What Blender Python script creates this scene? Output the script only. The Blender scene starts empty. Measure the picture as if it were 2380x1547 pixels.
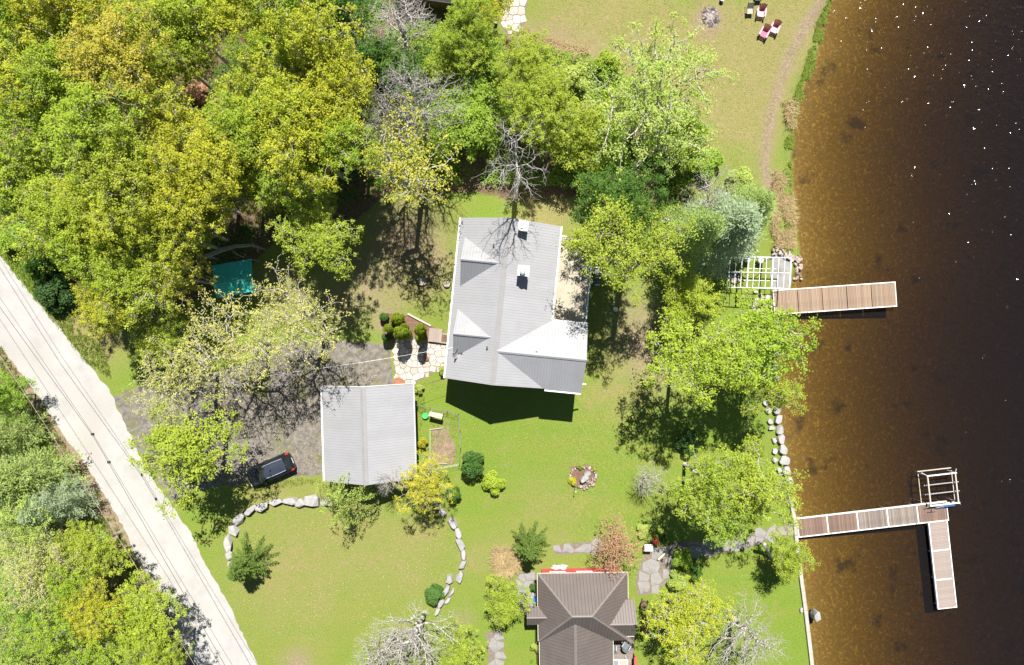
import bpy, bmesh, math, random
import numpy as np
from mathutils import Vector, Matrix

# ------------------------------------------------------------------ camera, sky, sun, exposure
SC = bpy.context.scene
COL = SC.collection
CAM_H = 62.0            # drone height over the lawn, looking straight down
PX = 25.5               # plan-drawing units per metre on the lawn
SUN_EL = math.radians(58.5)
SUN_SIDE = math.radians(5.5)     # the sun stands at +Y, turned slightly towards +X

cam_d = bpy.data.cameras.new('camera')
cam = bpy.data.objects.new('camera', cam_d)
COL.objects.link(cam)
cam.location = (0, 0, CAM_H)
cam_d.sensor_fit = 'HORIZONTAL'
cam_d.sensor_width = 36.0
cam_d.lens = 36.0 * CAM_H / (2380 / PX)
cam_d.clip_end = 2000
SC.camera = cam

world = bpy.data.worlds.new('World')
SC.world = world
world.use_nodes = True
wn = world.node_tree
sky = wn.nodes.new('ShaderNodeTexSky')
sky.sky_type = 'NISHITA'
sky.sun_disc = False
sky.sun_elevation = SUN_EL
sky.sun_rotation = SUN_SIDE
sky.air_density = 0.7
sky.dust_density = 0.1
wn.links.new(sky.outputs[0], wn.nodes['Background'].inputs[0])
wn.nodes['Background'].inputs[1].default_value = 0.05

sun_d = bpy.data.lights.new('sun', 'SUN')
sun_d.energy = 4.8
sun_d.angle = math.radians(0.53)
sun_d.color = (1.0, 0.955, 0.88)
sun = bpy.data.objects.new('sun', sun_d)
COL.objects.link(sun)
to_sun = Vector((math.sin(SUN_SIDE) * math.cos(SUN_EL), math.cos(SUN_SIDE) * math.cos(SUN_EL), math.sin(SUN_EL)))
sun.rotation_euler = to_sun.to_track_quat('Z', 'Y').to_euler()

SC.view_settings.view_transform = 'Standard'
SC.view_settings.look = 'None'
SC.view_settings.gamma = 1.0
SC.view_settings.use_curve_mapping = False
SC.view_settings.exposure = 1.25
SC.cycles.max_bounces = 5
SC.cycles.diffuse_bounces = 2
SC.cycles.glossy_bounces = 2
SC.cycles.transmission_bounces = 3
SC.cycles.transparent_max_bounces = 8
SC.cycles.volume_bounces = 0
SC.cycles.use_denoising = True
SC.cycles.sample_clamp_indirect = 4.0

# ------------------------------------------------------------------ ground shape
WATER = -1.55
SHORE = [(-900, 2100), (-200, 1985), (0, 1938), (67, 1909), (110, 1908), (173, 1884), (233, 1862), (310, 1848), (366, 1845), (433, 1846), (500, 1853),
         (549, 1856), (600, 1862), (640, 1846), (690, 1838), (760, 1812), (850, 1806), (940, 1808), (985, 1818), (1040, 1826), (1100, 1834),
         (1135, 1838), (1171, 1846), (1211, 1854), (1278, 1860), (1364, 1871), (1451, 1883), (1547, 1893), (1800, 1920), (2600, 2000)]
_sv = np.array([s[0] for s in SHORE], float)
_su = np.array([s[1] for s in SHORE], float)
# shore as x(y) in metres at the water's level
_k = (CAM_H - WATER) / CAM_H / PX
_sy = (-(_sv - 773.5) * _k)[::-1]
_sx = ((_su - 1190) * _k)[::-1]


def shore_x(y):
    return np.interp(y, _sy, _sx)


def sstep(a, b, x):
    t = np.clip((np.asarray(x, float) - a) / (b - a), 0, 1)
    return t * t * (3 - 2 * t)


def land_z(x, y):
    return -1.22 * sstep(4, 23.5, x)


def gz(x, y):
    """height of the ground (lawn, bank and lake bed)"""
    x = np.asarray(x, float); y = np.asarray(y, float)
    d = x - shore_x(y)
    nat = sstep(6.0, 9.0, y)                # natural bank to the sunny side, wall below
    bed = -1.72 - 0.10 * np.clip(d, 0, 60) ** 0.95
    bed = np.maximum(bed, -5.2)
    bank_n = sstep(-1.6, 0.35, d)
    bank_w = sstep(-0.28, 0.02, d)
    t = bank_n * nat + bank_w * (1 - nat)
    return land_z(x, y) * (1 - t) + bed * t


def D(u, v, z=0.0):
    k = (CAM_H - z) / CAM_H / PX
    return ((u - 1190) * k, -(v - 773.5) * k)


def G(u, v, dz=0.0):
    """plan point -> point on the ground"""
    z = 0.0
    for _ in range(4):
        x, y = D(u, v, z)
        z = float(gz(x, y))
    return Vector((x, y, z + dz))


def P3(u, v, z):
    x, y = D(u, v, z)
    return Vector((x, y, z))


# ------------------------------------------------------------------ object helpers
def tag(o, label=None, cat=None, group=None, kind=None):
    if label: o['label'] = label
    if cat: o['category'] = cat
    if group: o['group'] = group
    if kind: o['kind'] = kind
    return o


def empty(name, loc=(0, 0, 0), rz=0.0, label=None, cat=None, group=None):
    o = bpy.data.objects.new(name, None)
    COL.objects.link(o)
    o.location = loc
    o.rotation_euler = (0, 0, rz)
    o.empty_display_size = 0.3
    return tag(o, label, cat, group)


def link(name, me, mat=None, parent=None, loc=None):
    o = bpy.data.objects.new(name, me)
    COL.objects.link(o)
    if mat is not None and len(me.materials) == 0:
        me.materials.append(mat)
    if parent is not None:
        o.parent = parent
    if loc is not None:
        o.location = loc
    return o


def mesh_np(name, verts, faces, var=None, smooth=False):
    """fast mesh: verts (N,3), faces (M,k)"""
    verts = np.asarray(verts, np.float32); faces = np.asarray(faces, np.int32)
    me = bpy.data.meshes.new(name)
    n, m, k = len(verts), len(faces), faces.shape[1]
    me.vertices.add(n); me.vertices.foreach_set('co', verts.ravel())
    me.loops.add(m * k); me.loops.foreach_set('vertex_index', faces.ravel())
    me.polygons.add(m); me.polygons.foreach_set('loop_start', np.arange(0, m * k, k, dtype=np.int32))
    if smooth:
        me.polygons.foreach_set('use_smooth', np.ones(m, bool))
    me.update(calc_edges=True)
    if var is not None:
        a = me.attributes.new('var', 'FLOAT', 'POINT')
        a.data.foreach_set('value', np.asarray(var, np.float32))
    return me


class MB:
    """collects simple shapes into one mesh"""
    def __init__(self):
        self.v, self.f = [], []

    def add(self, vs, fs):
        n = len(self.v)
        self.v += [tuple(p) for p in vs]
        self.f += [tuple(i + n for i in f) for f in fs]
        return self

    def box(self, x0, x1, y0, y1, z0, z1):
        return self.add([(x0, y0, z0), (x1, y0, z0), (x1, y1, z0), (x0, y1, z0), (x0, y0, z1), (x1, y0, z1), (x1, y1, z1), (x0, y1, z1)],
                        [(0, 3, 2, 1), (4, 5, 6, 7), (0, 1, 5, 4), (1, 2, 6, 5), (2, 3, 7, 6), (3, 0, 4, 7)])

    def bar(self, a, b, w, h=None, up=(0, 0, 1)):
        """box beam from a to b"""
        h = w if h is None else h
        a = Vector(a); b = Vector(b); d = (b - a).normalized()
        up = Vector(up)
        if abs(d.dot(up)) > 0.98: up = Vector((0, 1, 0))
        s = d.cross(up).normalized(); t = s.cross(d)
        vs = []
        for p in (a, b):
            for sx, sy in ((-1, -1), (1, -1), (1, 1), (-1, 1)):
                vs.append(p + s * sx * w / 2 + t * sy * h / 2)
        return self.add(vs, [(0, 1, 2, 3), (7, 6, 5, 4), (0, 4, 5, 1), (1, 5, 6, 2), (2, 6, 7, 3), (3, 7, 4, 0)])

    def tube(self, pts, r, n=6, caps=True):
        pts = [Vector(p) for p in pts]
        rs = r if isinstance(r, (list, tuple)) else [r] * len(pts)
        base = len(self.v)
        for i, p in enumerate(pts):
            d = (pts[min(i + 1, len(pts) - 1)] - pts[max(i - 1, 0)]).normalized()
            up = Vector((0, 0, 1)) if abs(d.z) < 0.9 else Vector((0, 1, 0))
            s = d.cross(up).normalized(); t = s.cross(d)
            for k in range(n):
                a = 2 * math.pi * k / n
                self.v.append(tuple(p + s * math.cos(a) * rs[i] + t * math.sin(a) * rs[i]))
        for i in range(len(pts) - 1):
            for k in range(n):
                a, b = base + i * n + k, base + i * n + (k + 1) % n
                self.f.append((a, a + n, b + n, b))
        if caps:
            self.f.append(tuple(base + k for k in range(n)))
            self.f.append(tuple(base + (len(pts) - 1) * n + k for k in reversed(range(n))))
        return self

    def ring(self, c, R, r, n=24, m=6):
        c = Vector(c); base = len(self.v)
        for i in range(n):
            a = 2 * math.pi * i / n
            for j in range(m):
                b = 2 * math.pi * j / m
                rr = R + r * math.cos(b)
                self.v.append((c.x + rr * math.cos(a), c.y + rr * math.sin(a), c.z + r * math.sin(b)))
        for i in range(n):
            for j in range(m):
                a0 = base + i * m + j; a1 = base + i * m + (j + 1) % m
                b0 = base + ((i + 1) % n) * m + j; b1 = base + ((i + 1) % n) * m + (j + 1) % m
                self.f.append((a0, b0, b1, a1))
        return self

    def prism(self, poly, z0, z1):
        """poly: list of (x, y), counter-clockwise"""
        n = len(poly)
        vs = [(p[0], p[1], z0) for p in poly] + [(p[0], p[1], z1) for p in poly]
        fs = [tuple(reversed(range(n))), tuple(range(n, 2 * n))]
        fs += [(i, (i + 1) % n, n + (i + 1) % n, n + i) for i in range(n)]
        return self.add(vs, fs)

    def lathe(self, prof, n=16, c=(0, 0, 0)):
        base = len(self.v)
        for r, z in prof:
            for k in range(n):
                a = 2 * math.pi * k / n
                self.v.append((c[0] + r * math.cos(a), c[1] + r * math.sin(a), c[2] + z))
        for i in range(len(prof) - 1):
            for k in range(n):
                a, b = base + i * n + k, base + i * n + (k + 1) % n
                self.f.append((a, b, b + n, a + n))
        self.f.append(tuple(base + k for k in reversed(range(n))))
        self.f.append(tuple(base + (len(prof) - 1) * n + k for k in range(n)))
        return self

    def mesh(self, name, smooth=False, bevel=0.0):
        me = bpy.data.meshes.new(name)
        me.from_pydata(self.v, [], self.f)
        if bevel:
            bm = bmesh.new(); bm.from_mesh(me)
            bmesh.ops.bevel(bm, geom=bm.edges[:], offset=bevel, segments=1, affect='EDGES', clamp_overlap=True)
            bm.to_mesh(me); bm.free()
        if smooth:
            me.polygons.foreach_set('use_smooth', np.ones(len(me.polygons), bool))
        me.update()
        return me

    def build(self, name, mat, parent=None, smooth=False, bevel=0.0, loc=None):
        return link(name, self.mesh(name, smooth, bevel), mat, parent, loc)


# ------------------------------------------------------------------ materials
MATS = {}


def _nodes(name):
    m = bpy.data.materials.new(name)
    m.use_nodes = True
    nt = m.node_tree
    return m, nt, nt.nodes['Principled BSDF']


def mk(name, c1, c2=None, scale=3.0, rough=0.7, bump=0.0, bscale=None, metal=0.0, spec=0.3, detail=5.0, stretch=None, rnd=0.0, stain=None, alpha=None):
    """painted, wooden, stone or metal surface: two tones mixed by noise, fine relief, a little wear"""
    m, nt, bs = _nodes(name)
    c2 = c2 or tuple(min(1, c * 0.72) for c in c1)
    tc = nt.nodes.new('ShaderNodeTexCoord'); mp = nt.nodes.new('ShaderNodeMapping')
    nt.links.new(tc.outputs['Object'], mp.inputs[0])
    if stretch: mp.inputs['Scale'].default_value = stretch
    nz = nt.nodes.new('ShaderNodeTexNoise'); nz.inputs['Scale'].default_value = scale; nz.inputs['Detail'].default_value = detail
    nz.inputs['Roughness'].default_value = 0.65
    nt.links.new(mp.outputs[0], nz.inputs['Vector'])
    rp = nt.nodes.new('ShaderNodeValToRGB')
    rp.color_ramp.elements[0].position = 0.34; rp.color_ramp.elements[0].color = (*c2, 1)
    rp.color_ramp.elements[1].position = 0.66; rp.color_ramp.elements[1].color = (*c1, 1)
    nt.links.new(nz.outputs[0], rp.inputs[0])
    col = rp.outputs[0]
    if stain:
        n2 = nt.nodes.new('ShaderNodeTexNoise'); n2.inputs['Scale'].default_value = stain[1]; n2.inputs['Detail'].default_value = 6
        nt.links.new(tc.outputs['Object'], n2.inputs['Vector'])
        r2 = nt.nodes.new('ShaderNodeValToRGB'); r2.color_ramp.elements[0].position = 0.52; r2.color_ramp.elements[1].position = 0.72
        r2.color_ramp.elements[0].color = (0, 0, 0, 1); r2.color_ramp.elements[1].color = (stain[2],) * 3 + (1,)
        nt.links.new(n2.outputs[0], r2.inputs[0])
        mx = nt.nodes.new('ShaderNodeMix'); mx.data_type = 'RGBA'
        nt.links.new(r2.outputs[0], mx.inputs[0]); nt.links.new(col, mx.inputs[6]); mx.inputs[7].default_value = (*stain[0], 1)
        col = mx.outputs[2]
    if rnd:
        oi = nt.nodes.new('ShaderNodeObjectInfo')
        mr = nt.nodes.new('ShaderNodeMapRange'); mr.inputs[3].default_value = 1 - rnd; mr.inputs[4].default_value = 1 + rnd
        nt.links.new(oi.outputs['Random'], mr.inputs[0])
        hs = nt.nodes.new('ShaderNodeHueSaturation')
        nt.links.new(mr.outputs[0], hs.inputs['Value']); nt.links.new(col, hs.inputs['Color'])
        col = hs.outputs[0]
    nt.links.new(col, bs.inputs['Base Color'])
    bs.inputs['Roughness'].default_value = rough
    bs.inputs['Metallic'].default_value = metal
    bs.inputs['Specular IOR Level'].default_value = spec
    if bump:
        n3 = nt.nodes.new('ShaderNodeTexNoise'); n3.inputs['Scale'].default_value = bscale or scale * 4; n3.inputs['Detail'].default_value = 4
        nt.links.new(mp.outputs[0], n3.inputs['Vector'])
        bp = nt.nodes.new('ShaderNodeBump'); bp.inputs['Strength'].default_value = bump; bp.inputs['Distance'].default_value = 0.05
        nt.links.new(n3.outputs[0], bp.inputs['Height']); nt.links.new(bp.outputs[0], bs.inputs['Normal'])
    MATS[name] = m
    return m


def leafmat(name, c, dark=0.72, trans=1.0, hue=0.010):
    """leaves and needles: thin, some light passes through; tone varies by leaf and by tree"""
    m = bpy.data.materials.new(name); m.use_nodes = True
    nt = m.node_tree; nt.nodes.clear()
    out = nt.nodes.new('ShaderNodeOutputMaterial')
    at = nt.nodes.new('ShaderNodeAttribute'); at.attribute_name = 'var'
    rp = nt.nodes.new('ShaderNodeValToRGB')
    e = rp.color_ramp.elements
    e[0].position = 0.0; e[0].color = (c[0] * dark, c[1] * (dark + 0.08), c[2] * dark, 1)
    e[1].position = 1.0; e[1].color = (min(1, c[0] * 1.30), min(1, c[1] * 1.24), c[2] * 1.5, 1)
    k = e.new(0.5); k.color = (*c, 1)
    nt.links.new(at.outputs['Fac'], rp.inputs[0])
    oi = nt.nodes.new('ShaderNodeObjectInfo')
    mr = nt.nodes.new('ShaderNodeMapRange'); mr.inputs[3].default_value = 0.5 - hue; mr.inputs[4].default_value = 0.5 + hue
    nt.links.new(oi.outputs['Random'], mr.inputs[0])
    hs = nt.nodes.new('ShaderNodeHueSaturation')
    nt.links.new(mr.outputs[0], hs.inputs['Hue']); nt.links.new(rp.outputs[0], hs.inputs['Color'])
    df = nt.nodes.new('ShaderNodeBsdfDiffuse'); tr = nt.nodes.new('ShaderNodeBsdfTranslucent'); mx = nt.nodes.new('ShaderNodeAddShader')
    thin = nt.nodes.new('ShaderNodeMix'); thin.data_type = 'RGBA'; thin.inputs[0].default_value = trans
    thin.inputs[6].default_value = (0, 0, 0, 1); nt.links.new(hs.outputs[0], thin.inputs[7])
    nt.links.new(hs.outputs[0], df.inputs[0]); nt.links.new(thin.outputs[2], tr.inputs[0])
    nt.links.new(df.outputs[0], mx.inputs[0]); nt.links.new(tr.outputs[0], mx.inputs[1])
    nt.links.new(mx.outputs[0], out.inputs[0])
    MATS[name] = m
    return m


M = MATS
leafmat('leaf_gold', (0.225, 0.240, 0.026))
leafmat('leaf_amber', (0.245, 0.238, 0.036))
leafmat('leaf_yellowgreen', (0.185, 0.235, 0.028))
leafmat('leaf_lime', (0.185, 0.225, 0.030))
leafmat('leaf_bright', (0.145, 0.212, 0.030))
leafmat('leaf_green', (0.060, 0.115, 0.022))
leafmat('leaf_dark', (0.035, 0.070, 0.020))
leafmat('leaf_pale', (0.255, 0.255, 0.075))
leafmat('leaf_sage', (0.190, 0.225, 0.085))
leafmat('leaf_soft', (0.205, 0.250, 0.060))
leafmat('leaf_yellow', (0.265, 0.245, 0.028))
leafmat('leaf_rust', (0.280, 0.180, 0.110))
leafmat('leaf_red', (0.220, 0.050, 0.035))
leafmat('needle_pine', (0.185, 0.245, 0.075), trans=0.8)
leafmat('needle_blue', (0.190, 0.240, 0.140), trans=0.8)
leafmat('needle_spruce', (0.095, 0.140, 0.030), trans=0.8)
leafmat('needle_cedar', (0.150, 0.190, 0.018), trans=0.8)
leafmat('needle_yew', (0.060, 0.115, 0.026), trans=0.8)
leafmat('straw', (0.330, 0.255, 0.130), trans=0.25)
leafmat('grass_blade', (0.150, 0.190, 0.035), trans=0.8)
leafmat('grass_bright', (0.120, 0.210, 0.022), trans=0.8)
mk('bark_grey', (0.270, 0.250, 0.215), (0.150, 0.135, 0.110), 9, 0.9, 0.6)
mk('bark_pale', (0.430, 0.405, 0.360), (0.310, 0.290, 0.250), 9, 0.9, 0.4)
mk('bark_silver', (0.460, 0.430, 0.400), (0.340, 0.315, 0.290), 9, 0.9, 0.4)
mk('bark_rust', (0.390, 0.235, 0.150), (0.300, 0.160, 0.090), 9, 0.9, 0.4)
mk('bark_brown', (0.130, 0.105, 0.080), (0.070, 0.055, 0.040), 9, 0.9, 0.6)


# ------------------------------------------------------------------ the setting: ground sheet
def inpoly(px, py, poly):
    px = np.asarray(px, float); py = np.asarray(py, float)
    r = np.zeros(px.shape, bool)
    n = len(poly)
    for i in range(n):
        x0, y0 = poly[i]; x1, y1 = poly[(i + 1) % n]
        c = ((y0 > py) != (y1 > py))
        with np.errstate(divide='ignore', invalid='ignore'):
            xi = (x1 - x0) * (py - y0) / (y1 - y0) + x0
        r ^= c & (px < xi)
    return r


def vnoise(x, y, s, seed=0):
    """smooth value noise on numpy arrays, about 0..1"""
    x = np.asarray(x, float) / s + 1000.3 + seed * 17.7; y = np.asarray(y, float) / s + 2000.7 + seed * 31.1
    xi = np.floor(x).astype(np.int64); yi = np.floor(y).astype(np.int64)
    fx = x - xi; fy = y - yi
    fx = fx * fx * (3 - 2 * fx); fy = fy * fy * (3 - 2 * fy)

    def h(a, b):
        n = (a * 374761393 + b * 668265263 + seed * 974711) & 0x7fffffff
        n = ((n ^ (n >> 13)) * 1274126177) & 0x7fffffff
        return ((n ^ (n >> 16)) & 0xffff) / 65535.0
    return (h(xi, yi) * (1 - fx) + h(xi + 1, yi) * fx) * (1 - fy) + (h(xi, yi + 1) * (1 - fx) + h(xi + 1, yi + 1) * fx) * fy


def gpoly(pts):
    return [tuple(G(u, v)[:2]) for u, v in pts]


WOODS = [(-400, -400), (1110, -400), (1110, 60), (1190, 90), (1240, 130), (1400, 150), (1560, 230), (1650, 340), (1600, 470), (1400, 450), (1250, 470),
         (1060, 445), (900, 450), (820, 520), (640, 560), (560, 640), (420, 720), (330, 760), (230, 760), (150, 660), (60, 560), (-400, 300)]
WOODS2 = [(-400, 700), (0, 880), (80, 1030), (200, 1200), (300, 1360), (420, 1560), (500, 1900), (-400, 1900)]


def build_ground():
    def axis(a, b, step, far):
        inner = np.arange(a, b + 1e-6, step)
        o1 = a - np.geomspace(step, far - abs(a), 22)[::-1]; o2 = b + np.geomspace(step, far - abs(b), 22)
        return np.concatenate([o1, inner, o2])
    xs = axis(-52, 54, 0.26, 900.0); ys = axis(-36, 36, 0.26, 900.0)
    X, Y = np.meshgrid(xs, ys)
    Z = gz(X, Y)
    land = X < shore_x(Y)
    Z = Z + np.where(land, 0.0, (vnoise(X, Y, 1.4, 3) - 0.5) * 0.02)
    # soil zones
    w = inpoly(X, Y, gpoly(WOODS)) | inpoly(X, Y, gpoly(WOODS2)) | (X < -60) | (Y > 60)
    litter = w.astype(float)
    bed = sstep(-0.35, 0.1, X - shore_x(Y))
    dry = np.zeros_like(X); dirt = np.zeros_like(X)

    def blob(A, u, v, r, amt, sq=1.0):
        c = G(u, v)
        d = np.hypot(X - c.x, (Y - c.y) * sq) / (r / PX)
        A += amt * np.exp(-d * d * 1.4)
    for b in ((700, 1300, 190, .55), (860, 1230, 120, .35), (960, 1330, 110, .5), (620, 1400, 160, .3), (1000, 1230, 60, .5), (700, 1545, 60, .5), (1180, 1300, 70, .7),
              (1250, 1190, 120, .25), (1090, 1300, 40, .6), (1430, 980, 130, .12), (1500, 130, 260, .80), (1700, 150, 150, .80), (1760, 90, 90, .9), (1820, 60, 90, .8), (1280, 60, 80, .5), (1400, 60, 150, .3),
              (1700, 260, 90, .6), (1640, 60, 40, .9), (1330, 100, 60, .8), (1690, 330, 80, .25), (960, 620, 130, .62), (930, 560, 80, .6), (1280, 480, 90, .8), (1250, 500, 60, .5), (230, 790, 90, .9), (170, 740, 60, .6),
              (1480, 820, 130, .4), (1540, 780, 80, .45), (1420, 900, 90, .4), (650, 1000, 120, .5), (800, 1140, 60, .45), (620, 1125, 80, .5), (1300, 1240, 120, .3), (920, 820, 40, .8), (550, 650, 60, .5), (1700, 600, 60, .3)):
        blob(dry, *b)
    for b in ((1650, 40, 34, 1.0), (1640, 62, 30, .8), (1060, 775, 30, .5), (905, 745, 40, .9), (940, 540, 110, .55), (1000, 620, 80, .35), (880, 640, 80, .5), (1480, 740, 90, .5), (1530, 830, 90, .4), (800, 700, 90, .5), (650, 680, 80, .6), (1195, 70, 40, .5), (1240, 85, 30, .6), (1300, 95, 40, .6), (1370, 110, 40, .4), (640, 900, 60, .5), (600, 980, 60, .3),
              (1020, 1060, 35, .6), (1030, 1000, 25, .4), (1180, 1300, 25, .4), (1075, 1440, 30, .55), (690, 1540, 35, .8), (1460, 800, 50, .35), (1520, 860, 40, .35)):
        blob(dirt, *b)
    # worn track along the lake
    tr = [(1925, -60), (1905, 10), (1868, 70), (1835, 130), (1812, 200), (1795, 260), (1782, 330), (1776, 390), (1790, 440)]
    tp = np.array([G(*p)[:2] for p in tr])
    dmin = np.full(X.shape, 1e9)
    for a, b in zip(tp[:-1], tp[1:]):
        ab = b - a; t = np.clip(((X - a[0]) * ab[0] + (Y - a[1]) * ab[1]) / (ab @ ab), 0, 1)
        dmin = np.minimum(dmin, np.hypot(X - a[0] - t * ab[0], Y - a[1] - t * ab[1]))
    dirt += 0.95 * np.exp(-(dmin / 0.55) ** 2) * sstep(5, 9, Y)
    dry += 0.5 * np.exp(-(dmin / 1.8) ** 2) * sstep(5, 9, Y)
    # worn verge of the road
    n_ = vnoise(X, Y, 1.2, 9) * 0.6 + vnoise(X, Y, 0.5, 11) * 0.4
    dirt = np.clip(dirt * (0.6 + 0.8 * n_), 0, 1); dry = np.clip(dry * (0.6 + 0.8 * n_) + 0.10 * vnoise(X, Y, 6, 2), 0, 1)
    nx, ny = len(xs), len(ys)
    idx = np.arange(nx * ny).reshape(ny, nx)
    F = np.stack([idx[:-1, :-1], idx[:-1, 1:], idx[1:, 1:], idx[1:, :-1]], -1).reshape(-1, 4)
    me = mesh_np('ground', np.stack([X, Y, Z], -1).reshape(-1, 3), F, smooth=True)
    col = np.stack([dry, dirt, litter, np.ones_like(X)], -1).reshape(-1, 4).astype(np.float32)
    a = me.attributes.new('soil', 'FLOAT_COLOR', 'POINT'); a.data.foreach_set('color', col.ravel())
    a = me.attributes.new('bed', 'FLOAT', 'POINT'); a.data.foreach_set('value', bed.reshape(-1).astype(np.float32))
    m, nt, bs = _nodes('ground_soil')
    N = nt.nodes.new; L = nt.links.new
    tc = N('ShaderNodeTexCoord')

    def noise(scale, detail=4, rough=0.6, vec=None):
        n = N('ShaderNodeTexNoise'); n.inputs['Scale'].default_value = scale; n.inputs['Detail'].default_value = detail; n.inputs['Roughness'].default_value = rough
        L((vec or tc.outputs['Object']), n.inputs['Vector'])
        return n.outputs[0]

    def ramp(x, p0, c0, p1, c1):
        r = N('ShaderNodeValToRGB'); e = r.color_ramp.elements
        e[0].position = p0; e[0].color = (*c0, 1); e[1].position = p1; e[1].color = (*c1, 1)
        L(x, r.inputs[0]); return r.outputs[0]

    def mix(f, a, b):
        x = N('ShaderNodeMix'); x.data_type = 'RGBA'
        if isinstance(f, float): x.inputs[0].default_value = f
        else: L(f, x.inputs[0])
        for s, c in ((6, a), (7, b)):
            if isinstance(c, tuple): x.inputs[s].default_value = (*c, 1)
            else: L(c, x.inputs[s])
        return x.outputs[2]

    def math_(op, a, b=None):
        x = N('ShaderNodeMath'); x.operation = op; x.use_clamp = True
        for s, c in ((0, a), (1, b)):
            if c is None: continue
            if isinstance(c, float): x.inputs[s].default_value = c
            else: L(c, x.inputs[s])
        return x.outputs[0]
    at = N('ShaderNodeAttribute'); at.attribute_name = 'soil'
    sp = N('ShaderNodeSeparateColor'); L(at.outputs['Color'], sp.inputs[0])
    ab = N('ShaderNodeAttribute'); ab.attribute_name = 'bed'
    fine = noise(9.0, 6, 0.75); mid = noise(1.3, 5, 0.65); big = noise(0.22, 4, 0.6)
    # faint mower passes on the lawns
    mw = N('ShaderNodeMapping'); mw.inputs['Rotation'].default_value = (0, 0, math.radians(4)); mw.inputs['Scale'].default_value = (0.08, 1.0, 1)
    L(tc.outputs['Object'], mw.inputs[0])
    mow = noise(0.75, 3, 0.5, mw.outputs[0])
    g1 = ramp(fine, 0.30, (0.060, 0.114, 0.012), 0.70, (0.160, 0.240, 0.032))
    g2 = ramp(fine, 0.30, (0.085, 0.118, 0.016), 0.72, (0.205, 0.238, 0.046))
    g3 = ramp(fine, 0.28, (0.125, 0.102, 0.040), 0.74, (0.290, 0.245, 0.115))
    patch = math_('ADD', math_('MULTIPLY', ramp(mid, 0.35, (0, 0, 0), 0.75, (1, 1, 1)), 0.38), math_('MULTIPLY', ramp(mow, 0.42, (0, 0, 0), 0.60, (1, 1, 1)), 0.45))
    patch = math_('ADD', patch, math_('MULTIPLY', ramp(big, 0.40, (0, 0, 0), 0.68, (1, 1, 1)), 0.25))
    lawn = mix(patch, g1, g2)
    thin = ramp(noise(0.55, 6, 0.72), 0.54, (0, 0, 0), 0.74, (0.62, 0.62, 0.62))
    lawn = mix(thin, lawn, g3)
    dryf = math_('MULTIPLY', sp.outputs[0], ramp(noise(2.6, 6, 0.7), 0.28, (0.25, 0.25, 0.25), 0.66, (1.25, 1.25, 1.25)))
    lawn = mix(dryf, lawn, g3)
    soil = ramp(noise(6.0, 7, 0.8), 0.32, (0.105, 0.075, 0.048), 0.72, (0.330, 0.255, 0.185))
    lawn = mix(sp.outputs[1], lawn, soil)
    lit = ramp(noise(5.0, 7, 0.8), 0.35, (0.045, 0.034, 0.022), 0.70, (0.200, 0.135, 0.085))
    moss = ramp(noise(0.9, 5, 0.7), 0.50, (0, 0, 0), 0.62, (1, 1, 1))
    lit = mix(math_('MULTIPLY', moss, 0.55), lit, g1)
    lawn = mix(sp.outputs[2], lawn, lit)
    # lake bed: sand and silt, dark hollows; sun caustics painted on as golden lines
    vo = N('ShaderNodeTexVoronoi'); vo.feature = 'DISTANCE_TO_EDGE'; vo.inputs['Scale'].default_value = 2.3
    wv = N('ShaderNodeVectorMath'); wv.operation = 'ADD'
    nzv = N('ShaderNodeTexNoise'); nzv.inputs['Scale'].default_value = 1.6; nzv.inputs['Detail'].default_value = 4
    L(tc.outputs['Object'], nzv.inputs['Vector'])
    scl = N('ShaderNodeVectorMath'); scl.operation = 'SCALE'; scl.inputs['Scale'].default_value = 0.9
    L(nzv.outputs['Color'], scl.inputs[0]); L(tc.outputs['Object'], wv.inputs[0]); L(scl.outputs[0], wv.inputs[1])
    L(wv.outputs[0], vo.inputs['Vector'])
    caustic_line = ramp(vo.outputs['Distance'], 0.0, (1, 1, 1), 0.085, (0, 0, 0))
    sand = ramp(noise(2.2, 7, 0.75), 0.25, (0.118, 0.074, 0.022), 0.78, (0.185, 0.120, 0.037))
    caustic_patch = ramp(noise(3.2, 4, 0.6), 0.44, (0, 0, 0), 0.62, (0.75, 0.75, 0.75))
    sand = mix(math_('MULTIPLY', math_('MULTIPLY', caustic_line, caustic_patch), 0.8), sand, (0.50, 0.36, 0.10))
    hole = ramp(noise(0.35, 5, 0.6), 0.60, (0, 0, 0), 0.68, (1, 1, 1))
    sand = mix(math_('MULTIPLY', hole, 0.75), sand, (0.030, 0.022, 0.015))
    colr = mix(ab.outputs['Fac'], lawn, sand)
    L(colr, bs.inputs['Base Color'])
    bs.inputs['Roughness'].default_value = 0.95; bs.inputs['Specular IOR Level'].default_value = 0.08
    bp = N('ShaderNodeBump'); bp.inputs['Strength'].default_value = 0.55; bp.inputs['Distance'].default_value = 0.06
    L(noise(14.0, 4, 0.7), bp.inputs['Height']); L(bp.outputs[0], bs.inputs['Normal'])
    o = link('ground', me, m); tag(o, kind='structure')


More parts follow.
